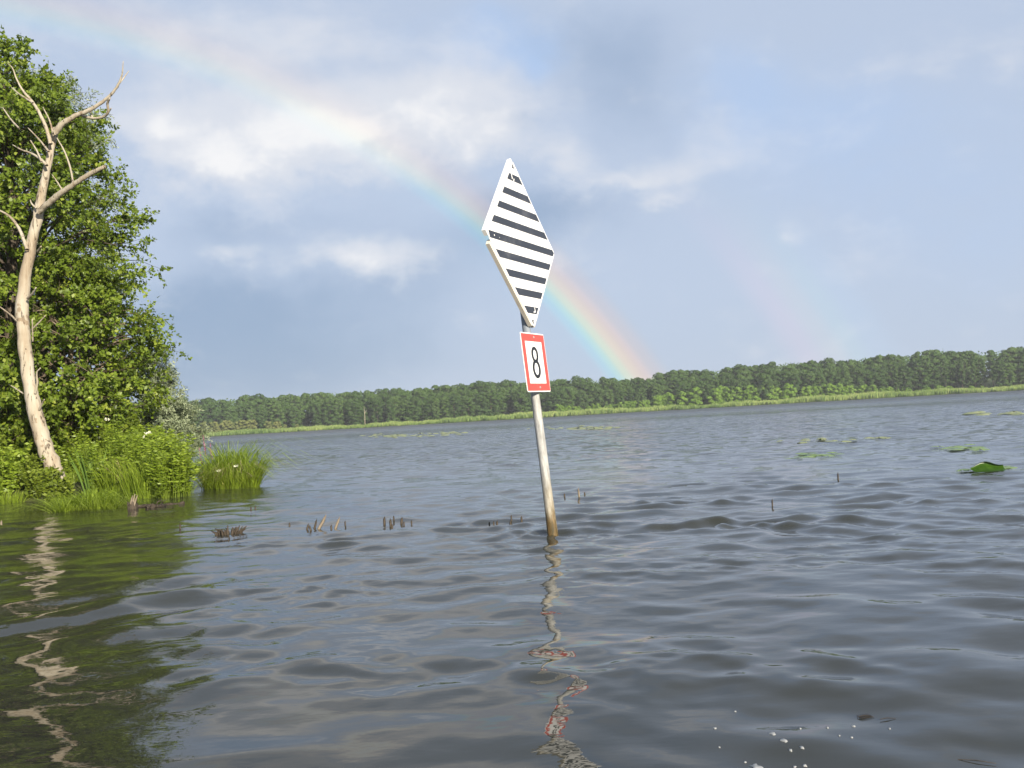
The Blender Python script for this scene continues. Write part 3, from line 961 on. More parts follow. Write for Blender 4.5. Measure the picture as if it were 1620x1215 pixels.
# ------------------------------------------------------------------ stubs, sticks and drift in the water
def wz(px, py):
    q = ground(px, py); return q[0], q[1], float(wave(q[0], q[1]))


def stub(px, py, h_px, w_px, label, group=None, lean=(0, 0), pale=False, name='stake_stub', cat='stake', jag=True):
    x, y, z = wz(px, py); s_ = y / F
    h, r = h_px * s_ * (.80 if pale else .70), max(.006, w_px * s_ * .42)
    t = empty(name, (x, y, z + .012), label, cat, group)
    top = np.array([lean[0] * h, lean[1] * h, h])
    g = Geo()
    pts = spline([np.array([-lean[0] * .2, 0, -.2]), top * .4 + np.array([.1 * r, 0, 0]), top], 6)
    g.tube(pts, r * np.array([1.15, 1.1, 1.0, .95, .85, .6 if jag else .8]), 7, .5, .07)
    o = link('shaft', g.mesh('shaft', True), m_stubpale if pale else m_stub, t)
    g = Geo(); g.tube(np.array([top * .93, top * 1.04 + np.array([r * .4, 0, r * .6]), top * 1.1 + np.array([r * .5, 0, r * 1.2])]), r * np.array([.6, .4, .08]), 4, .5)
    link('splinter', g.mesh('splinter'), m_stubpale if pale else m_stub, t)
    return t


ga_, gb_ = 'row of dark stake stubs left of the marker post', 'dark stake stubs in mid water'
for q, (px, py, h, w, le, pl, lab) in enumerate([
        (774, 831, 6, 3, 0, False, 'tiny dark stub, leftmost of the five left of the marker post'), (786, 830, 9, 4, .05, False, 'tallest dark stub of the five left of the marker post'),
        (781, 828, 5, 3, 0, False, 'thin dark stub close beside the tallest of the five'), (807, 830, 9, 4, .1, False, 'dark stub leaning right, fourth of the five left of the post'),
        (809, 824, 7, 3, 0, False, 'short stub just behind the right leaning one'), (825, 824, 7, 4, 0, False, 'dark stub nearest to the marker post')]):
    stub(px, py, h, w, lab, ga_, (le, 0), pl)
for q, (px, py, h, w, le, pl, lab) in enumerate([
        (608, 829, 11, 5, .05, False, 'brown stub at the left of the middle cluster'), (618, 832, 11, 5, -.05, False, 'thick dark stub in the middle cluster'), (620, 835, 6, 4, 0, False, 'low stub in front of the thick dark stub'),
        (623, 824, 5, 3, 0, False, 'small stub behind the thick dark stub'), (635, 826, 8, 5, .1, False, 'stub third from the right end of the middle cluster'), (639, 830, 5, 3, 0, False, 'low stub second from the right end of the middle cluster'),
        (651, 828, 6, 3, 0, False, 'thin stub at the right end of the middle cluster')]):
    stub(px, py, h, w, lab, 'middle cluster of stake stubs', (le, 0), pl)
for px, py, h, w, le, pl, lab in [
        (505, 837, 20, 6, .62, True, 'large pale broken stick slanting right out of the water'), (498, 836, 14, 4, .3, False, 'brown stick leaning against the large pale broken stick'),
        (531, 834, 16, 5, .45, True, 'smaller pale broken stick slanting right'), (524, 837, 6, 4, 0, False, 'dark nub at the foot of the smaller pale stick'),
        (486, 838, 8, 4, .3, False, 'short dark stick left of the large pale stick'), (491, 840, 6, 4, -.3, False, 'dark nub leaning left beside the large pale stick'), (546, 831, 6, 3, 0, False, 'thin dark stub right of both pale sticks')]:
    stub(px, py, h, w, lab, 'broken sticks left of the middle cluster', (le, 0), pl, name='broken_stick', cat='stick')
for px, py, h, w, le, pl, lab in [
        (397, 808, 5, 3, 0, False, 'left one of two tiny dark stubs off the lone tussock'), (404, 807, 5, 3, 0, False, 'right one of two tiny dark stubs off the lone tussock'), (285, 838, 8, 3, 0, False, 'single thin dark stub in front of the bank'),
        (458, 833, 4, 3, 0, False, 'tiny stub between stump clump and broken sticks'), (916, 787, 12, 4, -.05, True, 'pale tipped stub behind the marker post to its right'), (893, 786, 3, 3, 0, False, 'tiny dark nub just left of the pale tipped stub'),
        (925, 785, 3, 3, 0, False, 'tiny dark nub just right of the pale tipped stub'),
        (1222, 801, 10, 3, 0, False, 'thin dark stake alone in the water right of the marker post'), (1326, 759, 12, 3, 0, False, 'thin dark stake alone farther out toward the lily pads'), (2, 830, 7, 4, 0, True, 'pale stub at the left edge in the green reflection')]:
    stub(px, py, h, w, lab, gb_, (le, 0), pl)

# the stump clump with its tuft of grass
x, y, z = wz(361, 846)
st = empty('root_stump', (x, y, z), 'jagged dark root stump with a pale grass wisp breaking the water surface', 'stump')
g = Geo()
for q in range(24):
    a = rng.uniform(0, 6.28); rr = rng.uniform(.02, .10); h = rng.uniform(.04, .10) * (1.1 - .25 * abs(math.cos(a)))
    b0 = np.array([math.cos(a) * rr * 1.2, math.sin(a) * rr * .8, -.10])
    g.tube(np.array([b0, b0 + [math.cos(a) * .02, 0, .12], b0 + [math.cos(a) * .06 + rng.normal() * .02, 0, .10 + h]]), np.array([.014, .012, .004]), 5, .5, .1)
link('root', g.mesh('root', True), m_stub, st)
for q in range(5):
    xx = .03 + .025 * q
    g = Geo(); g.tube(np.array([[xx, 0, -.1], [xx + .01, 0, .02], [xx + .03 + .006 * q, 0, .085 - .01 * abs(q - 2)]]), np.array([.013, .012, .004]), 5, .5, .1)
    link('root_spur', g.mesh('root_spur', True), m_stub, st)
V, Q, T = blades(np.random.default_rng(3), 26, .13, .05, .008, .5, .4)
V[:, 0] -= .07
link('grass_wisp', mesh_np('grass_wisp', V, Q, T), m_grass, st)['kind'] = 'stuff'

# broken stump on the bank edge and the dark driftwood line
x, y, z = wz(210, 806)
st = empty('split_stump', (x, y, z), 'small split stump with bright torn wood at the bank edge', 'stump')
g = Geo()
for q in range(10):
    a = q / 10 * 6.28
    g.tube(np.array([[math.cos(a) * .05, math.sin(a) * .05, -.1], [math.cos(a) * .055, math.sin(a) * .05, .03], [math.cos(a) * .07, math.sin(a) * .05, .05 + .03 * (q % 3)]]), np.array([.03, .028, .012]), 5, .5, .1)
link('root', g.mesh('root', True), m_stub, st)
for q in range(3):
    g = Geo(); g.tube(np.array([[-.03 + .02 * q, -.02, 0], [-.01 + .03 * q, -.03, .10], [.015 + .035 * q, -.02, .20 + .02 * (q % 2)]]), np.array([.020, .017, .006]), 6, .5, .06)
    link('splinter', g.mesh('splinter', True), m_stubpale, st)
for q, (p0, p1, lab) in enumerate([((218, 803), (292, 797), 'long dark driftwood stick awash in front of the bank'), ((232, 806), (258, 801), 'short dark driftwood stick lying against the long one')]):
    a0, a1 = gpt(*p0), gpt(*p1)
    t = empty('driftwood', a0, lab, 'driftwood')
    d = a1 - a0; pts = [d * u + np.array([0, rng.normal() * .03, .008 + rng.normal() * .014]) for u in np.linspace(0, 1, 14)]
    g = Geo(); g.tube(pts, .022 + rng.random(14) * .014, 6, .5, .15)
    link('stick', g.mesh('stick', True), m_stub, t)
    g = Geo(); g.tube([pts[6], pts[6] + np.array([.05, 0, .07]), pts[6] + np.array([.11, 0, .09])], [.012, .009, .004], 5)
    link('twig', g.mesh('twig', True), m_stub, t)


# ------------------------------------------------------------------ the channel marker
lean = np.array([-.072, .025, 1.0]); lean /= np.linalg.norm(lean)
yaw = math.radians(65.8)
T_ = np.array([math.cos(yaw), math.sin(yaw), 0]); T_ -= lean * (T_ @ lean); T_ /= np.linalg.norm(T_)
N_ = np.cross(T_, lean)
mk = empty('channel_marker', (POLE[0], POLE[1], 0), 'leaning post in the lake with striped diamond board over number 8 plate', 'channel marker')
M4 = Matrix.Identity(4)
for i in range(3): M4[i][0], M4[i][1], M4[i][2] = T_[i], -N_[i], lean[i]       # local x along the board, -y its face, z up the pole
M4.translation = Vector((POLE[0], POLE[1], 0))
mk.matrix_world = M4
# the pole
zs = np.linspace(-1.2, 3.16, 60)
g = Geo(); g.tube(np.stack([.003 * np.sin(zs * 2.1), .003 * np.cos(zs * 1.7), zs], 1), np.interp(zs, [-1.2, 0, .3, 1.6, 3.2], [.050, .047, .0425, .037, .034]), 20, .5, .012)
link('pole', g.mesh('pole', True), m_pole, mk)


def prism(poly, y0, y1, name, mat, parent, smooth=False):
    """outline poly (x,z) extruded from y0 (front) to y1 (back)"""
    bm = bmesh.new()
    f = [bm.verts.new((x, y0, z)) for x, z in poly]; b = [bm.verts.new((x, y1, z)) for x, z in poly]
    bm.faces.new(f); bm.faces.new(b[::-1]); n = len(poly)
    for i in range(n): bm.faces.new((f[i], b[i], b[(i + 1) % n], f[(i + 1) % n]))
    bmesh.ops.recalc_face_normals(bm, faces=bm.faces)
    me = bpy.data.meshes.new(name); bm.to_mesh(me); bm.free()
    return link(name, me, mat, parent)


def rounded(pts, r, seg=5):
    out = []; n = len(pts)
    for i in range(n):
        p, a, b = (np.array(pts[k], float) for k in (i, i - 1, (i + 1) % n))
        da, db = unit(a - p), unit(b - p)
        s0, s1 = p + da * r, p + db * r
        for k in range(seg + 1):
            u = k / seg
            out.append(tuple(s0 * (1 - u) ** 2 + 2 * p * u * (1 - u) + s1 * u ** 2))
    return out


ZC, HD = 2.58, .76
FY = -.074                                                                      # the board's face, in front of the pole
dia = rounded([(0, ZC + HD), (HD, ZC), (0, ZC - HD), (-HD + .035, ZC - .02)], .045)
board = prism(dia, FY, FY + .004, 'diamond_board', m_white, mk)
IN = HD - .022


def clip_stripe(z0, z1):
    h0, h1 = IN - abs(z0), IN - abs(z1)
    pts = [(-h0, z0), (h0, z0)]
    if z0 < 0 < z1: pts.append((IN, 0))
    pts += [(h1, z1), (-h1, z1)]
    if z0 < 0 < z1: pts.append((-IN + .03, 0))
    return [(x + (.012 if x < 0 else -.004), ZC + z) for x, z in pts]


for k_ in range(-4, 5):
    zc = k_ * .1490 - .003
    prism(clip_stripe(zc - .031, zc + .031), FY - .002, FY - .0002, 'stripe', m_black, board)
for s_ in (1, -1):
    zt = s_ * .685
    prism([(-.028, ZC + zt), (.03, ZC + zt), (.012, ZC + zt + s_ * .035), (-.008, ZC + zt + s_ * .035)][::s_], FY - .002, FY - .0002, 'stripe', m_black, board)
# torn spots where the film has gone
for x, z, w, h, a in [(-.055, .600, .018, .050, .2), (-.020, .575, .016, .030, -.5), (.075, -.595, .016, .048, .25), (.055, -.612, .040, .012, .1), (-.60, -.004, .012, .016, 0), (-.5, -.012, .007, .007, 0),
                      (.004, -.700, .008, .03, .5), (.002, .7, .008, .02, .3)]:
    ca, sa = math.cos(a), math.sin(a)
    pts = [(x + ca * u * w / 2 - sa * v * h / 2, ZC + z + sa * u * w / 2 + ca * v * h / 2) for u, v in ((-1, -.8), (-.2, -1), (1, -.7), (.7, .5), (.9, 1), (-.6, .9))]
    prism(pts, FY - .0035, FY - .0021, 'torn_patch', m_white, board)
# the edge profiles behind the board, the left corner piece is missing
for (x0, z0), (x1, z1) in [((-.01, HD + .012), (-HD + .01, .02)), ((-HD + .055, -.085), (-.03, -HD + .02)), ((.03, -HD + .012), (HD - .02, -.02)), ((HD - .02, .02), (.03, HD - .012))]:
    d = unit(np.array([x1 - x0, z1 - z0])); n_ = np.array([d[1], -d[0]])
    mid = np.array([(x0 + x1) / 2, (z0 + z1) / 2])
    if n_ @ mid < 0: n_ = -n_
    q = [np.array([x0, z0]) + n_ * .004, np.array([x1, z1]) + n_ * .004, np.array([x1, z1]) - n_ * .055, np.array([x0, z0]) - n_ * .055]
    prism([(a[0], ZC + a[1]) for a in q], FY + .0045, FY + .040, 'edge_strip', m_white if z0 > .5 and x0 < 0 else m_edge_shade, board)  # sunlit upper left strip plain white, the others in the shade-toned copy
# rear rails and clamps
for z in (ZC + .28, ZC - .30):
    hw = HD - abs(z - ZC) - .06
    prism([(-hw, z - .018), (hw, z - .018), (hw, z + .018), (-hw, z + .018)], FY + .006, FY + .034, 'rail', m_backplate, board)
    g = Geo(); a = np.linspace(0, 2 * np.pi, 17)
    g.tube(np.stack([.042 * np.cos(a), .042 * np.sin(a), np.full(17, z)], 1), .006, 5, .5, cap=False)
    link('clamp', g.mesh('clamp', True), m_steel, mk)
for x, z in [(-.235, -.56), (-.47, .30), (-.16, -.62)]:
    g = Geo(); dd = unit(np.array([x, 0, z]))
    c0 = np.array([x, FY + .02, ZC + z]); 
    e_ = np.array([-(HD - abs(z)) - .004, FY + .02, ZC + z])
    g.tube(np.array([e_, e_ + dd * np.array([1, 1, .6]) * .014]), .008, 6)
    link('bolt', g.mesh('bolt'), m_steel, board)

# the number plate
PC, PH = 1.510, .26; PX = -.08 + .03; PY = -.082
PX = -.08


def rect(hx, hz, r=.0):
    p = [(PX - hx, PC - hz), (PX + hx, PC - hz), (PX + hx, PC + hz), (PX - hx, PC + hz)]
    return rounded(p, r, 4) if r else p


plate = prism(rect(PH, PH, .02), PY, PY + .004, 'number_board', m_white, mk)


def frame(h_out, h_in, y0, y1, name, mat, parent):
    for k_ in range(4):
        a, b_ = k_ * math.pi / 2, (k_ + 1) * math.pi / 2
    o_ = rect(h_out, h_out); i_ = rect(h_in, h_in)
    bm = bmesh.new()
    vs = [[bm.verts.new((x, y, z)) for x, z in pl] for pl, y in ((o_, y0), (i_, y0), (o_, y1), (i_, y1))]
    for k_ in range(4):
        n_ = (k_ + 1) % 4
        bm.faces.new((vs[0][k_], vs[0][n_], vs[1][n_], vs[1][k_])); bm.faces.new((vs[2][k_], vs[3][k_], vs[3][n_], vs[2][n_]))
        bm.faces.new((vs[0][k_], vs[2][k_], vs[2][n_], vs[0][n_])); bm.faces.new((vs[1][k_], vs[1][n_], vs[3][n_], vs[3][k_]))
    bmesh.ops.recalc_face_normals(bm, faces=bm.faces)
    me = bpy.data.meshes.new(name); bm.to_mesh(me); bm.free()
    return link(name, me, mat, parent)


frame(PH - .010, PH - .074, PY - .002, PY - .0002, 'red_border', m_red, plate)
# the figure 8: two joined rings
bm = bmesh.new()


def ring8(cz, rx, rz, sw, sh, z_off):
    n = 40; L = []
    for q in range(n):
        a = q / n * 2 * math.pi
        co, si = math.cos(a), math.sin(a)
        L.append([bm.verts.new((PX + .0 + x, yy - z_off, PC + cz + z)) for x, z, yy in ((rx * co, rz * si, PY - .0025), ((rx - sw) * co, (rz - sh) * si, PY - .0025),
                                                                                (rx * co, rz * si, PY - .0002), ((rx - sw) * co, (rz - sh) * si, PY - .0002))])
    for q in range(n):
        A_, B_ = L[q], L[(q + 1) % n]
        bm.faces.new((A_[0], A_[1], B_[1], B_[0])); bm.faces.new((A_[0], B_[0], B_[2], A_[2])); bm.faces.new((A_[1], A_[3], B_[3], B_[1]))


ring8(.068, .074, .072, .037, .028, 0.0)
ring8(-.058, .086, .083, .039, .029, .0008)
bmesh.ops.recalc_face_normals(bm, faces=bm.faces)
me = bpy.data.meshes.new('numeral'); bm.to_mesh(me); bm.free()
link('numeral', me, m_num, plate)
for z in (PC + .222, PC - .222):
    g = Geo(); g.tube(np.array([[PX + .02, PY, z], [PX + .02, PY - .006, z]]), .011, 8); link('bolt', g.mesh('bolt'), m_steel, plate)
for z in (PC + .15, PC - .15):
    prism([(PX - .05, z - .015), (PX + .16, z - .015), (PX + .16, z + .015), (PX - .05, z + .015)], PY + .005, PY + .035, 'bracket', m_backplate, plate)

# ------------------------------------------------------------------ lily pads
def pad_mesh(seed, dome=.03):
    R = np.random.default_rng(seed); n = 16; a = np.linspace(.2, 2 * np.pi - .2, n)
    r = 1 + R.normal(size=n) * .05
    lift = np.clip(R.normal(size=n) * .05, -.03, .12) if dome < .1 else R.normal(size=n) * .02
    rim = np.stack([np.cos(a) * r, np.sin(a) * r, lift], 1); mid = rim * .5; mid[:, 2] = dome * .75
    V = np.vstack([[0, 0, dome], mid, rim])
    Q = [[1 + k, 1 + n + k, 2 + n + k, 2 + k] for k in range(n - 1)] + [[0, 1 + k, 2 + k, 3 + k] for k in range(0, n - 3, 2)] + [[0, n - 2, n - 1, n]]
    return mesh_np('lily_pad', V, Q, R.uniform(.2, .8, len(Q)), True)


pads = [pad_mesh(s_, .12) for s_ in range(5)]
for pm in pads: pm.materials.append(m_pad)
fpads = [pad_mesh(10 + s_, .22) for s_ in range(4)]
for pm in fpads: pm.materials.append(m_farpad)
R = np.random.default_rng(77)


def pad_patch(n, cx, cy, wx, wy, size, label, group, src, tilt=.03):
    for q in range(n):
        px, py = cx + R.normal() * wx, cy + R.normal() * wy
        x, y, z = wz(px, py)
        if y > 90: z = 0
        o = link('lily_pad', src[R.integers(len(src))])
        s_ = size * R.uniform(.7, 1.25)
        o.location = (x, y, z + .018 + .01 * R.random()); o.scale = (s_, s_, s_); o.rotation_euler = (R.normal() * tilt, R.normal() * tilt, R.uniform(0, 6.28))
        tag(o, label, 'lily pad', group)


pad_patch(14, 1300, 721, 17, 1.3, .13, 'flat lily pad in the near pad patch left of the big raised leaf', 'lily pads of the near patch', pads)
pad_patch(4, 1262, 727, 5, .8, .12, 'lily pad at the left end of the near pad patch', 'lily pads at the left end of the near patch', pads)
pad_patch(16, 1530, 711, 20, 2.2, .14, 'lily pad in the patch just beyond the big raised leaf', 'lily pads beyond the raised leaf', pads)
pad_patch(6, 1590, 742, 30, 1.0, .12, 'lily pad floating level beside the big raised leaf', 'lily pads beside the raised leaf', pads)
pad_patch(6, 1535, 746, 8, 1.0, .12, 'lily pad floating left of the big raised leaf', 'lily pads left of the raised leaf', pads)
pad_patch(16, 1290, 698, 32, 1.4, .13, 'lily pad in the sparse middle patch at right', 'lily pads of the sparse middle patch', fpads)
pad_patch(8, 1385, 695, 12, .7, .13, 'lily pad right of the sparse middle patch', 'lily pads right of the middle patch', fpads)
pad_patch(44, 630, 690, 30, 1.2, .26, 'far lily pad in the long patch left of the marker post', 'far lily pads left of the marker post', fpads)
pad_patch(22, 705, 686, 14, 1.0, .26, 'far lily pad between the long patch and the marker post', 'far lily pads nearer the marker post', fpads)
pad_patch(34, 925, 678, 34, 1.4, .26, 'far lily pad in the patch right behind the marker post', 'far lily pads right of the marker post', fpads)
pad_patch(12, 1585, 655, 20, 1.5, .3, 'far lily pad near the right picture edge', 'far lily pads at the right edge', fpads)
# the big raised leaf, its rim standing up out of the water
x, y, z = wz(1565, 748)
n, mrow = 22, 11
V = []
for a_i in range(n):
    u = a_i / (n - 1) * 2 - 1
    for k_ in range(mrow):
        v = k_ / (mrow - 1)
        yv = np.interp(v, [0, .3, .55, .8, 1], [-.15, -.03, .06, .09, .035]); zv = np.interp(v, [0, .3, .55, .8, 1], [.004, .012, .055, .098, .105])
        V.append((u * .215 * (1 - .10 * (1 - v)), yv * (1 - .35 * u * u), zv * (1 - .30 * u * u + .18 * math.sin(u * 4 + 2.2)) + .006))
Q = [[a_i * mrow + k_, (a_i + 1) * mrow + k_, (a_i + 1) * mrow + k_ + 1, a_i * mrow + k_ + 1] for a_i in range(n - 1) for k_ in range(mrow - 1)]
tag(link('raised_lily_leaf', mesh_np('raised_lily_leaf', V, Q, R.uniform(.25, .6, len(Q)), True), m_bigleaf, loc=(x, y, z)), 'large green lily leaf with its rim curled up out of the water', 'lily leaf')

# ------------------------------------------------------------------ foam flecks and drifting weed
for q, (px, py, d, lab) in enumerate([
        (1222, 1165, 13, 'larger white foam fleck, topmost of the pair near the bottom edge'), (1241, 1177, 13, 'oval white foam fleck right below the topmost large one'), (1195, 1213, 22, 'broad white foam fleck cut by the bottom edge'),
        (1269, 1186, 8, 'foam fleck right of the oval fleck'), (1251, 1189, 7, 'small foam fleck just under the oval fleck'), (1131, 1154, 7, 'lone foam fleck left of the foam group'), (1266, 1152, 4, 'tiny foam fleck above the foam group'),
        (1163, 1123, 4, 'tiny foam fleck high at the left above the foam group'), (1309, 1150, 5, 'tiny foam fleck right above the foam group'), (1350, 1145, 7, 'foam fleck under the drifting weed'), (1347, 1167, 5, 'foam fleck below the one under the weed'),
        (1328, 1165, 4, 'tiny foam fleck left of the lower weed flecks'), (1257, 1210, 6, 'foam fleck low by the bottom edge'), (1273, 1208, 7, 'second foam fleck low by the bottom edge, right one'), (1179, 1206, 5, 'tiny fleck beside the broad bottom fleck'),
        (1138, 1184, 4, 'tiny fleck below the lone fleck'), (1407, 1149, 5, 'rightmost foam fleck of the scatter'), (1061, 678, 3, 'white speck far out on the water right of the marker post'), (1028, 1150, 0, '')]):
    if d == 0: continue
    x, y, z = wz(px, py); r_ = d * .78 / 2 / F * math.hypot(y, EYE)
    n = 12; a = np.arange(n) / n * 2 * np.pi
    rr = r_ * (1 + R.normal(size=n) * .22)
    V = np.vstack([np.stack([np.cos(a) * rr, np.sin(a) * rr * 1.7, np.full(n, -.004)], 1), np.stack([np.cos(a) * rr * .8, np.sin(a) * rr * 1.35, np.full(n, r_ * .03)], 1), [[0, 0, r_ * .05]]])
    Q = [[k_, (k_ + 1) % n, n + (k_ + 1) % n, n + k_] for k_ in range(n)] + [[n + k_, n + (k_ + 1) % n, n + (k_ + 2) % n, 2 * n] for k_ in range(0, n, 2)]
    tag(link('foam_fleck', mesh_np('foam_fleck', V, Q, None, True), m_foam, loc=(x, y, z + .002)), lab, 'foam', 'foam flecks at the bottom right' if py > 1000 else None)
for q, (px, py, lab) in enumerate([(1367, 1127, 'dark feathery weed sprig drifting at lower right'), (1404, 1133, 'thin dark twig drifting right of the weed sprig'), (1545, 1200, 'long dark twig near the bottom right corner')]):
    x, y, z = wz(px, py); g = Geo()
    ln = [.024, .026, .05, .04, .016, .02][q]
    an = [.2, .0, -.5, 0, -.2, -.1][q]
    d = np.array([math.cos(an), math.sin(an), 0])
    g.tube(np.array([-d * ln, [0, .004, .002], d * ln]), np.array([.0010, .0014, .0007]), 5)
    if q == 0:
        for w in range(14):
            b0 = d * ln * (w / 7 - 1); g.tube(np.array([b0, b0 + np.array([.006, .022 * (-1) ** w, .001])]), np.array([.0014, .0008]), 4)
    tag(link('drift_twig', g.mesh('drift_twig'), m_stub, loc=(x, y, z + .003)), lab, 'twig')

# ------------------------------------------------------------------ the far shore
FY0 = 385.0


def shore_y(x): return FY0 + 10 * np.sin(x * .013 + .6) + 4 * np.sin(x * .047)


sxs = np.linspace(-900, 900, 181); sy = np.array([-6, 0, 3, 10, 25, 60, 150, 300, 500.])
GX, GD = np.meshgrid(sxs, sy, indexing='ij')
GZ = np.interp(GD, [-6, 0, 3, 10, 25, 60, 150, 2600], [-.8, 0.02, .25, .5, .8, 1.5, 4, 6]) + 3.2 * np.clip((GX - 60) / 120, 0, 1) * np.clip(GD / 120, 0, 1)
V = np.stack([GX, shore_y(GX) + GD, GZ], -1).reshape(-1, 3)
i, j = np.meshgrid(np.arange(len(sxs) - 1), np.arange(len(sy) - 1), indexing='ij'); ns = len(sy)
tag(link('far_shore', mesh_np('far_shore', V, np.stack([i * ns + j, (i + 1) * ns + j, (i + 1) * ns + j + 1, i * ns + j + 1], -1).reshape(-1, 4), None, True), m_meadow),
    'flat green far shore of the lake', 'shore', kind='structure')

# reed belt
R = np.random.default_rng(55)
n = 52000
x = R.uniform(-260, 260, n); d = R.uniform(-2.5, 11, n) + 1.2 * np.sin(x * .35) + 1.0 * np.sin(x * .93 + 1)
hgt = (1.40 + .35 * np.sin(x * .05 + 1) + .25 * np.sin(x * .23) + .18 * np.sin(x * .9) + R.normal(size=n) * .22) * np.interp(x, [-200, -120, 0, 260], [.75, .8, 1.05, 1.25])
b = np.stack([x, shore_y(x) + d, np.interp(d, [-3, 0, 3, 11], [-.1, .02, .25, .5])], 1)
V, Q = leaves(b, np.stack([R.normal(size=n) * .15, R.normal(size=n) * .1, np.ones(n)], 1), np.stack([R.normal(size=n) * .5, -np.ones(n), np.full(n, .3)], 1), hgt, .30)
tag(link('reed_belt', mesh_np('reed_belt', V, Q, np.clip(.5 + .22 * np.sin(x * .11) * np.sin(x * .037 + 2) + R.normal(size=n) * .18 + (hgt - 1.3) * .1 - .30 * (d < .5) * (.5 + .5 * np.sin(x * .31) * np.sin(x * .127 + 1)), 0, 1)), m_reed),
    'yellow green reed belt along the far waterline', 'reeds', kind='stuff')


def clump_crown(seed, h, r, z0, n_lump=16, per=90, size=.75, conic=0.0, name='crown'):
    """lumpy crown of leaf sprays between z0 and h"""
    R = np.random.default_rng(seed)
    P, N = [], []
    for l_ in range(n_lump):
        f = (l_ + .5) / n_lump; f = f ** .9
        rad = r * (math.sin(math.pi * min(1, .12 + .80 * f)) ** .6) * (1 - conic * f)
        a = l_ * 2.4 + R.normal() * .4
        rr = rad * R.uniform(.35, .75)
        c = np.array([math.cos(a) * rr, math.sin(a) * rr, z0 + (h - z0) * (f * .88 + .02)])
        s_ = r * R.uniform(.26, .46) * (1 - .45 * conic * f)
        d = unit(R.normal(size=(per, 3))); d[:, 2] = np.abs(d[:, 2]) * .9 - .25
        P.append(c + d * s_ * np.array([1, 1, .85]) * R.uniform(.75, 1.1, (per, 1))); N.append(unit(d + np.array([0, 0, .15]) + R.normal(size=(per, 3)) * .30))
    P = np.vstack(P); N = np.vstack(N); n = len(P)
    A = unit(np.cross(N, R.normal(size=(n, 3))))
    L = size * R.uniform(.6, 1.3, n)
    V, Q = leaves(P - A * L[:, None] * .5, A, N, L, L * .8, .15)
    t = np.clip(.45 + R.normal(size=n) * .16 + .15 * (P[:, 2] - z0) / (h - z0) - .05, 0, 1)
    return mesh_np(name, V, Q, t)


def trunk_mesh(seed, h, r):
    g = Geo(); R = np.random.default_rng(seed)
    z = np.linspace(-.5, h, 7); g.tube(np.stack([.15 * np.sin(z * .3 + seed), .15 * np.cos(z * .27 + seed), z], 1), np.linspace(r, r * .25, 7), 6, .5)
    for b_ in range(6):
        zb = h * R.uniform(.35, .9); a = R.uniform(0, 6.28); ln = h * R.uniform(.12, .22)
        g.tube(np.array([[0, 0, zb], [math.cos(a) * ln, math.sin(a) * ln, zb + ln * .7]]), np.array([r * .4, .04]), 4, .5, cap=False)
    return g.mesh('trunk', True)


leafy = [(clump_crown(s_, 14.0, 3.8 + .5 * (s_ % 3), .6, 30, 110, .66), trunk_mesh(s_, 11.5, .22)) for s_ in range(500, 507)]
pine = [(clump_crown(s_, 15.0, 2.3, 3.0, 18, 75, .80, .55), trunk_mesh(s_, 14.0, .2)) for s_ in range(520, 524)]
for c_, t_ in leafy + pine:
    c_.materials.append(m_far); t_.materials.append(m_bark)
bushes = [clump_crown(s_, 3.4, 1.6, .0, 14, 80, .36, 0.15, 'shrub') for s_ in range(540, 545)]
for b_ in bushes: b_.materials.append(m_farbush)
scrubs = [clump_crown(s_, 2.6, 1.1, .0, 10, 70, .30, .3, 'shrub') for s_ in range(550, 554)]
for b_ in scrubs: b_.materials.append(m_farscrub)

PXS = [250, 300, 400, 480, 560, 600, 700, 860, 930, 1010, 1060, 1130, 1250, 1350, 1440, 1480, 1500, 1530, 1570, 1620, 1700]
TOPS = [64, 60, 58, 58, 59, 57, 58, 59, 57, 52, 59, 60, 65, 64, 68, 73, 72, 66, 64, 67, 66]


def top_px(px): return float(np.interp(px, PXS, TOPS))


def far_h(x, y):                                                # how high the trees stand there
    px = 810 + (x / y) * F
    return top_px(px) * y / F


R = np.random.default_rng(91)
nt = 0
for row, (dd, sp, hk) in enumerate([(17, 4.4, .78), (27, 4.5, .92), (40, 4.6, 1.0)]):
    x = -142.0 - dd * .2
    while x < 245 + dd * .4:
        xx = x + R.normal() * 1.2; x += sp * R.uniform(.75, 1.3)
        y = shore_y(xx) + dd + R.normal() * 2.2
        px = 810 + xx / y * F
        if px < 215 or px > 1668: continue
        isp = px > 1395 and R.random() < .75
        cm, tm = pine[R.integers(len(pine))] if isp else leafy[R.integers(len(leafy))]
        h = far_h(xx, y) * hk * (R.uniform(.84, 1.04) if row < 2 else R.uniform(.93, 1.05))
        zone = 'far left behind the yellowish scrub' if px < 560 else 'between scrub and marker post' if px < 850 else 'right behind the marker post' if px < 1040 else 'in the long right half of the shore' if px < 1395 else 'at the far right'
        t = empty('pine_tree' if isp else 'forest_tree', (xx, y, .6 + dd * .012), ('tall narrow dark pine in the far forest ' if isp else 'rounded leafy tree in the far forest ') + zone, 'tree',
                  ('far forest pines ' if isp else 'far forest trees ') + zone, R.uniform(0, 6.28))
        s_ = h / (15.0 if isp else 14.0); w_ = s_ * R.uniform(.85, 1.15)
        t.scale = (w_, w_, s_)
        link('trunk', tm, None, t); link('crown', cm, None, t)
        nt += 1
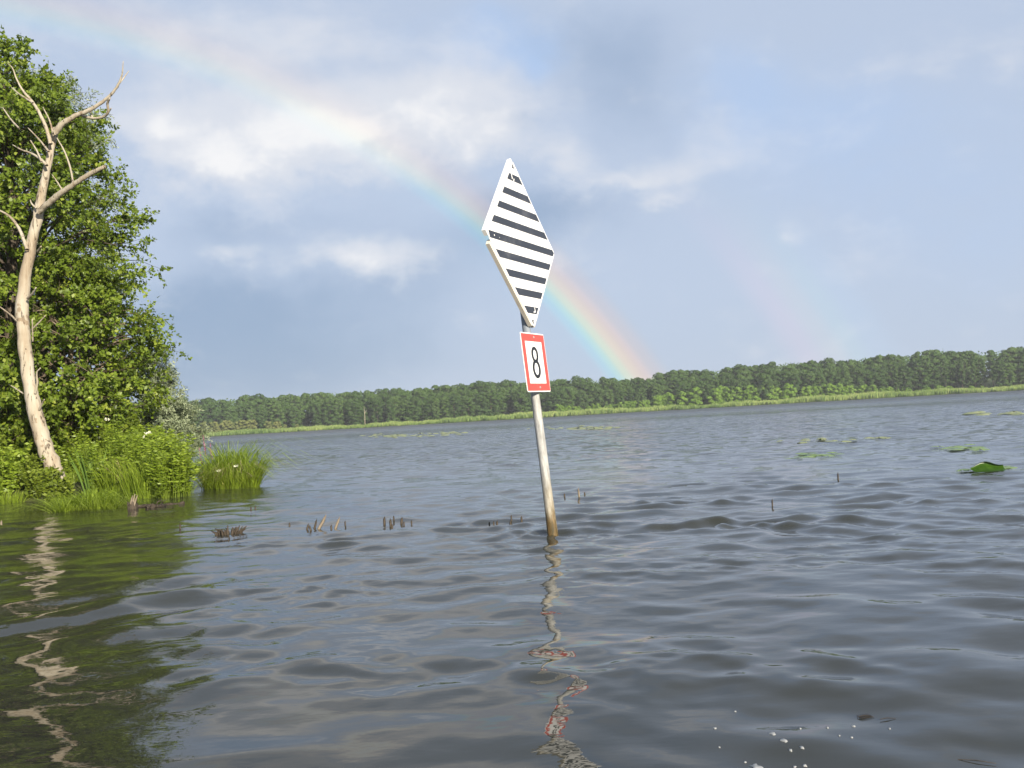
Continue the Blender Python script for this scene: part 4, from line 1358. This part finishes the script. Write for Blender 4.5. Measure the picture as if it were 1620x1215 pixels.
# trees one can pick out
for px, topy, hs, kind, lab in [(628, 612, 1.0, 0, 'single taller dark tree breaking the far treeline left of the marker post'), (1475, 551, 1.35, 0, 'broad high dark tree crown, highest on the right treeline'),
                                (1499, 554, 1.2, 1, 'dark high crown right beside the broadest one on the right treeline'), (1608, 548, 1.2, 2, 'pale hazy crown at the extreme right of the treeline')]:
    Yt = 432.0; q = at(px, topy, Yt)
    cm, tm = leafy[kind]
    t = empty('forest_tree', (q[0], Yt, 1.0), lab, 'tree', None)
    s_ = (q[2] - .6) / 14.0; t.scale = (s_ * .9 * (1.25 if hs > 1.1 else .75), s_, s_)
    link('trunk', tm, None, t); link('crown', cm, None, t)
q = at(306, 655, 398.0)
t = empty('willow_tree', (q[0], 398.0, .5), 'rounded grey green willow among the far trees near the left bank', 'tree'); t.scale = (.75, .75, .62 * 1.0)
cw = leafy[3][0].copy(); cw.materials.clear(); cw.materials.append(m_willow)
link('trunk', leafy[3][1], None, t); link('crown', cw, None, t)
# a bare dead snag
q = at(576, 645, 392.0)
g = Geo(); g.tube(np.array([[0, 0, -.3], [.1, 0, 4], [.0, 0, q[2]]]), np.array([.13, .11, .05]), 6); g.tube(np.array([[.05, 0, 5], [.9, 0, 6.3]]), np.array([.09, .04]), 5)
t = empty('dead_snag', (q[0], 392.0, .4), 'thin pale dead snag standing before the far forest', 'dead tree')
link('trunk', g.mesh('trunk'), m_dead, t)

# forest behind the individual trees
n = 80000
x = R.uniform(-330, 330, n); dd = R.uniform(46, 100, n); y = shore_y(x) + dd
h = np.interp(810 + x / y * F, PXS, TOPS) * y / F * (.94 + .05 * np.sin(x * .55) * np.sin(y * .4) + .04 * np.sin(x * 1.7 + y))
z = 1 + (h * .965 - 1) * R.random(n) ** .38
N = unit(np.stack([R.normal(size=n) * .6, -np.abs(R.normal(size=n)) * .7, np.abs(R.normal(size=n)) * .8 + .2], 1))
A = unit(np.cross(N, R.normal(size=(n, 3))))
V, Q = leaves(np.stack([x, y, z], 1), A, N, 1.0 * R.uniform(.6, 1.3, n), .8, .15)
tag(link('forest', mesh_np('forest', V, Q, np.clip(.42 + R.normal(size=n) * .16, 0, 1)), m_far), 'continuous dark woodland behind the far treeline', 'forest', kind='stuff')

# shrubs before the forest
for q in range(170):
    px = R.uniform(1000, 1560) if q < 140 else R.uniform(880, 1010)
    y = shore_y((px - 810) / F * 400) + R.uniform(9.5, 15.5); xx = (px - 810) / F * y
    o = link('shrub', bushes[R.integers(5)], loc=(xx, y, .55)); s_ = R.uniform(.7, 1.35) * (1.0 if px < 1010 else np.interp(px, [1010, 1100, 1250, 1330, 1420, 1560], [1.2, 1.9, 1.8, 1.5, .9, .6]))
    o.scale = (s_ * 1.1, s_, s_); o.rotation_euler = (0, 0, R.uniform(0, 6.28))
    tag(o, 'bright green shrub between reeds and forest on the far right shore' if px > 1010 else 'small yellow green shrub on the far shore behind the marker post', 'bush',
        'bright shrubs along the far right shore' if px > 1010 else 'small shrubs on the far shore behind the marker')
for q in range(46):
    px = R.uniform(262, 470)
    y = shore_y((px - 810) / F * 400) + R.uniform(9, 14); xx = (px - 810) / F * y
    o = link('shrub', scrubs[R.integers(4)], loc=(xx, y, .5)); s_ = R.uniform(.75, 1.5) * np.interp(px, [262, 400, 470], [1.6, 1.4, .8])
    o.scale = (s_, s_, s_); o.rotation_euler = (0, 0, R.uniform(0, 6.28))
    tag(o, 'small yellowish scrub bush on the far shore near the left bank', 'bush', 'yellowish scrub on the far left shore')
print('far trees', nt)

# ------------------------------------------------------------------ the moist air after the shower
bm = bmesh.new(); bmesh.ops.create_cube(bm, size=1.0)
me = bpy.data.meshes.new('haze'); bm.to_mesh(me); bm.free()
hz = link('haze', me); hz.scale = (1900, 1900, 28.0); hz.location = (0, 0, 12.0)
tag(hz, 'thin moist air over the lake', 'haze', kind='stuff')
hm = bpy.data.materials.new('haze_air'); hm.use_nodes = True
nt_ = hm.node_tree; nt_.nodes.clear()
vo = nt_.nodes.new('ShaderNodeVolumePrincipled'); vo.inputs['Color'].default_value = (.90, .94, 1.0, 1); vo.inputs['Density'].default_value = 0.00024
oo = nt_.nodes.new('ShaderNodeOutputMaterial'); nt_.links.new(vo.outputs[0], oo.inputs['Volume'])
me.materials.append(hm)
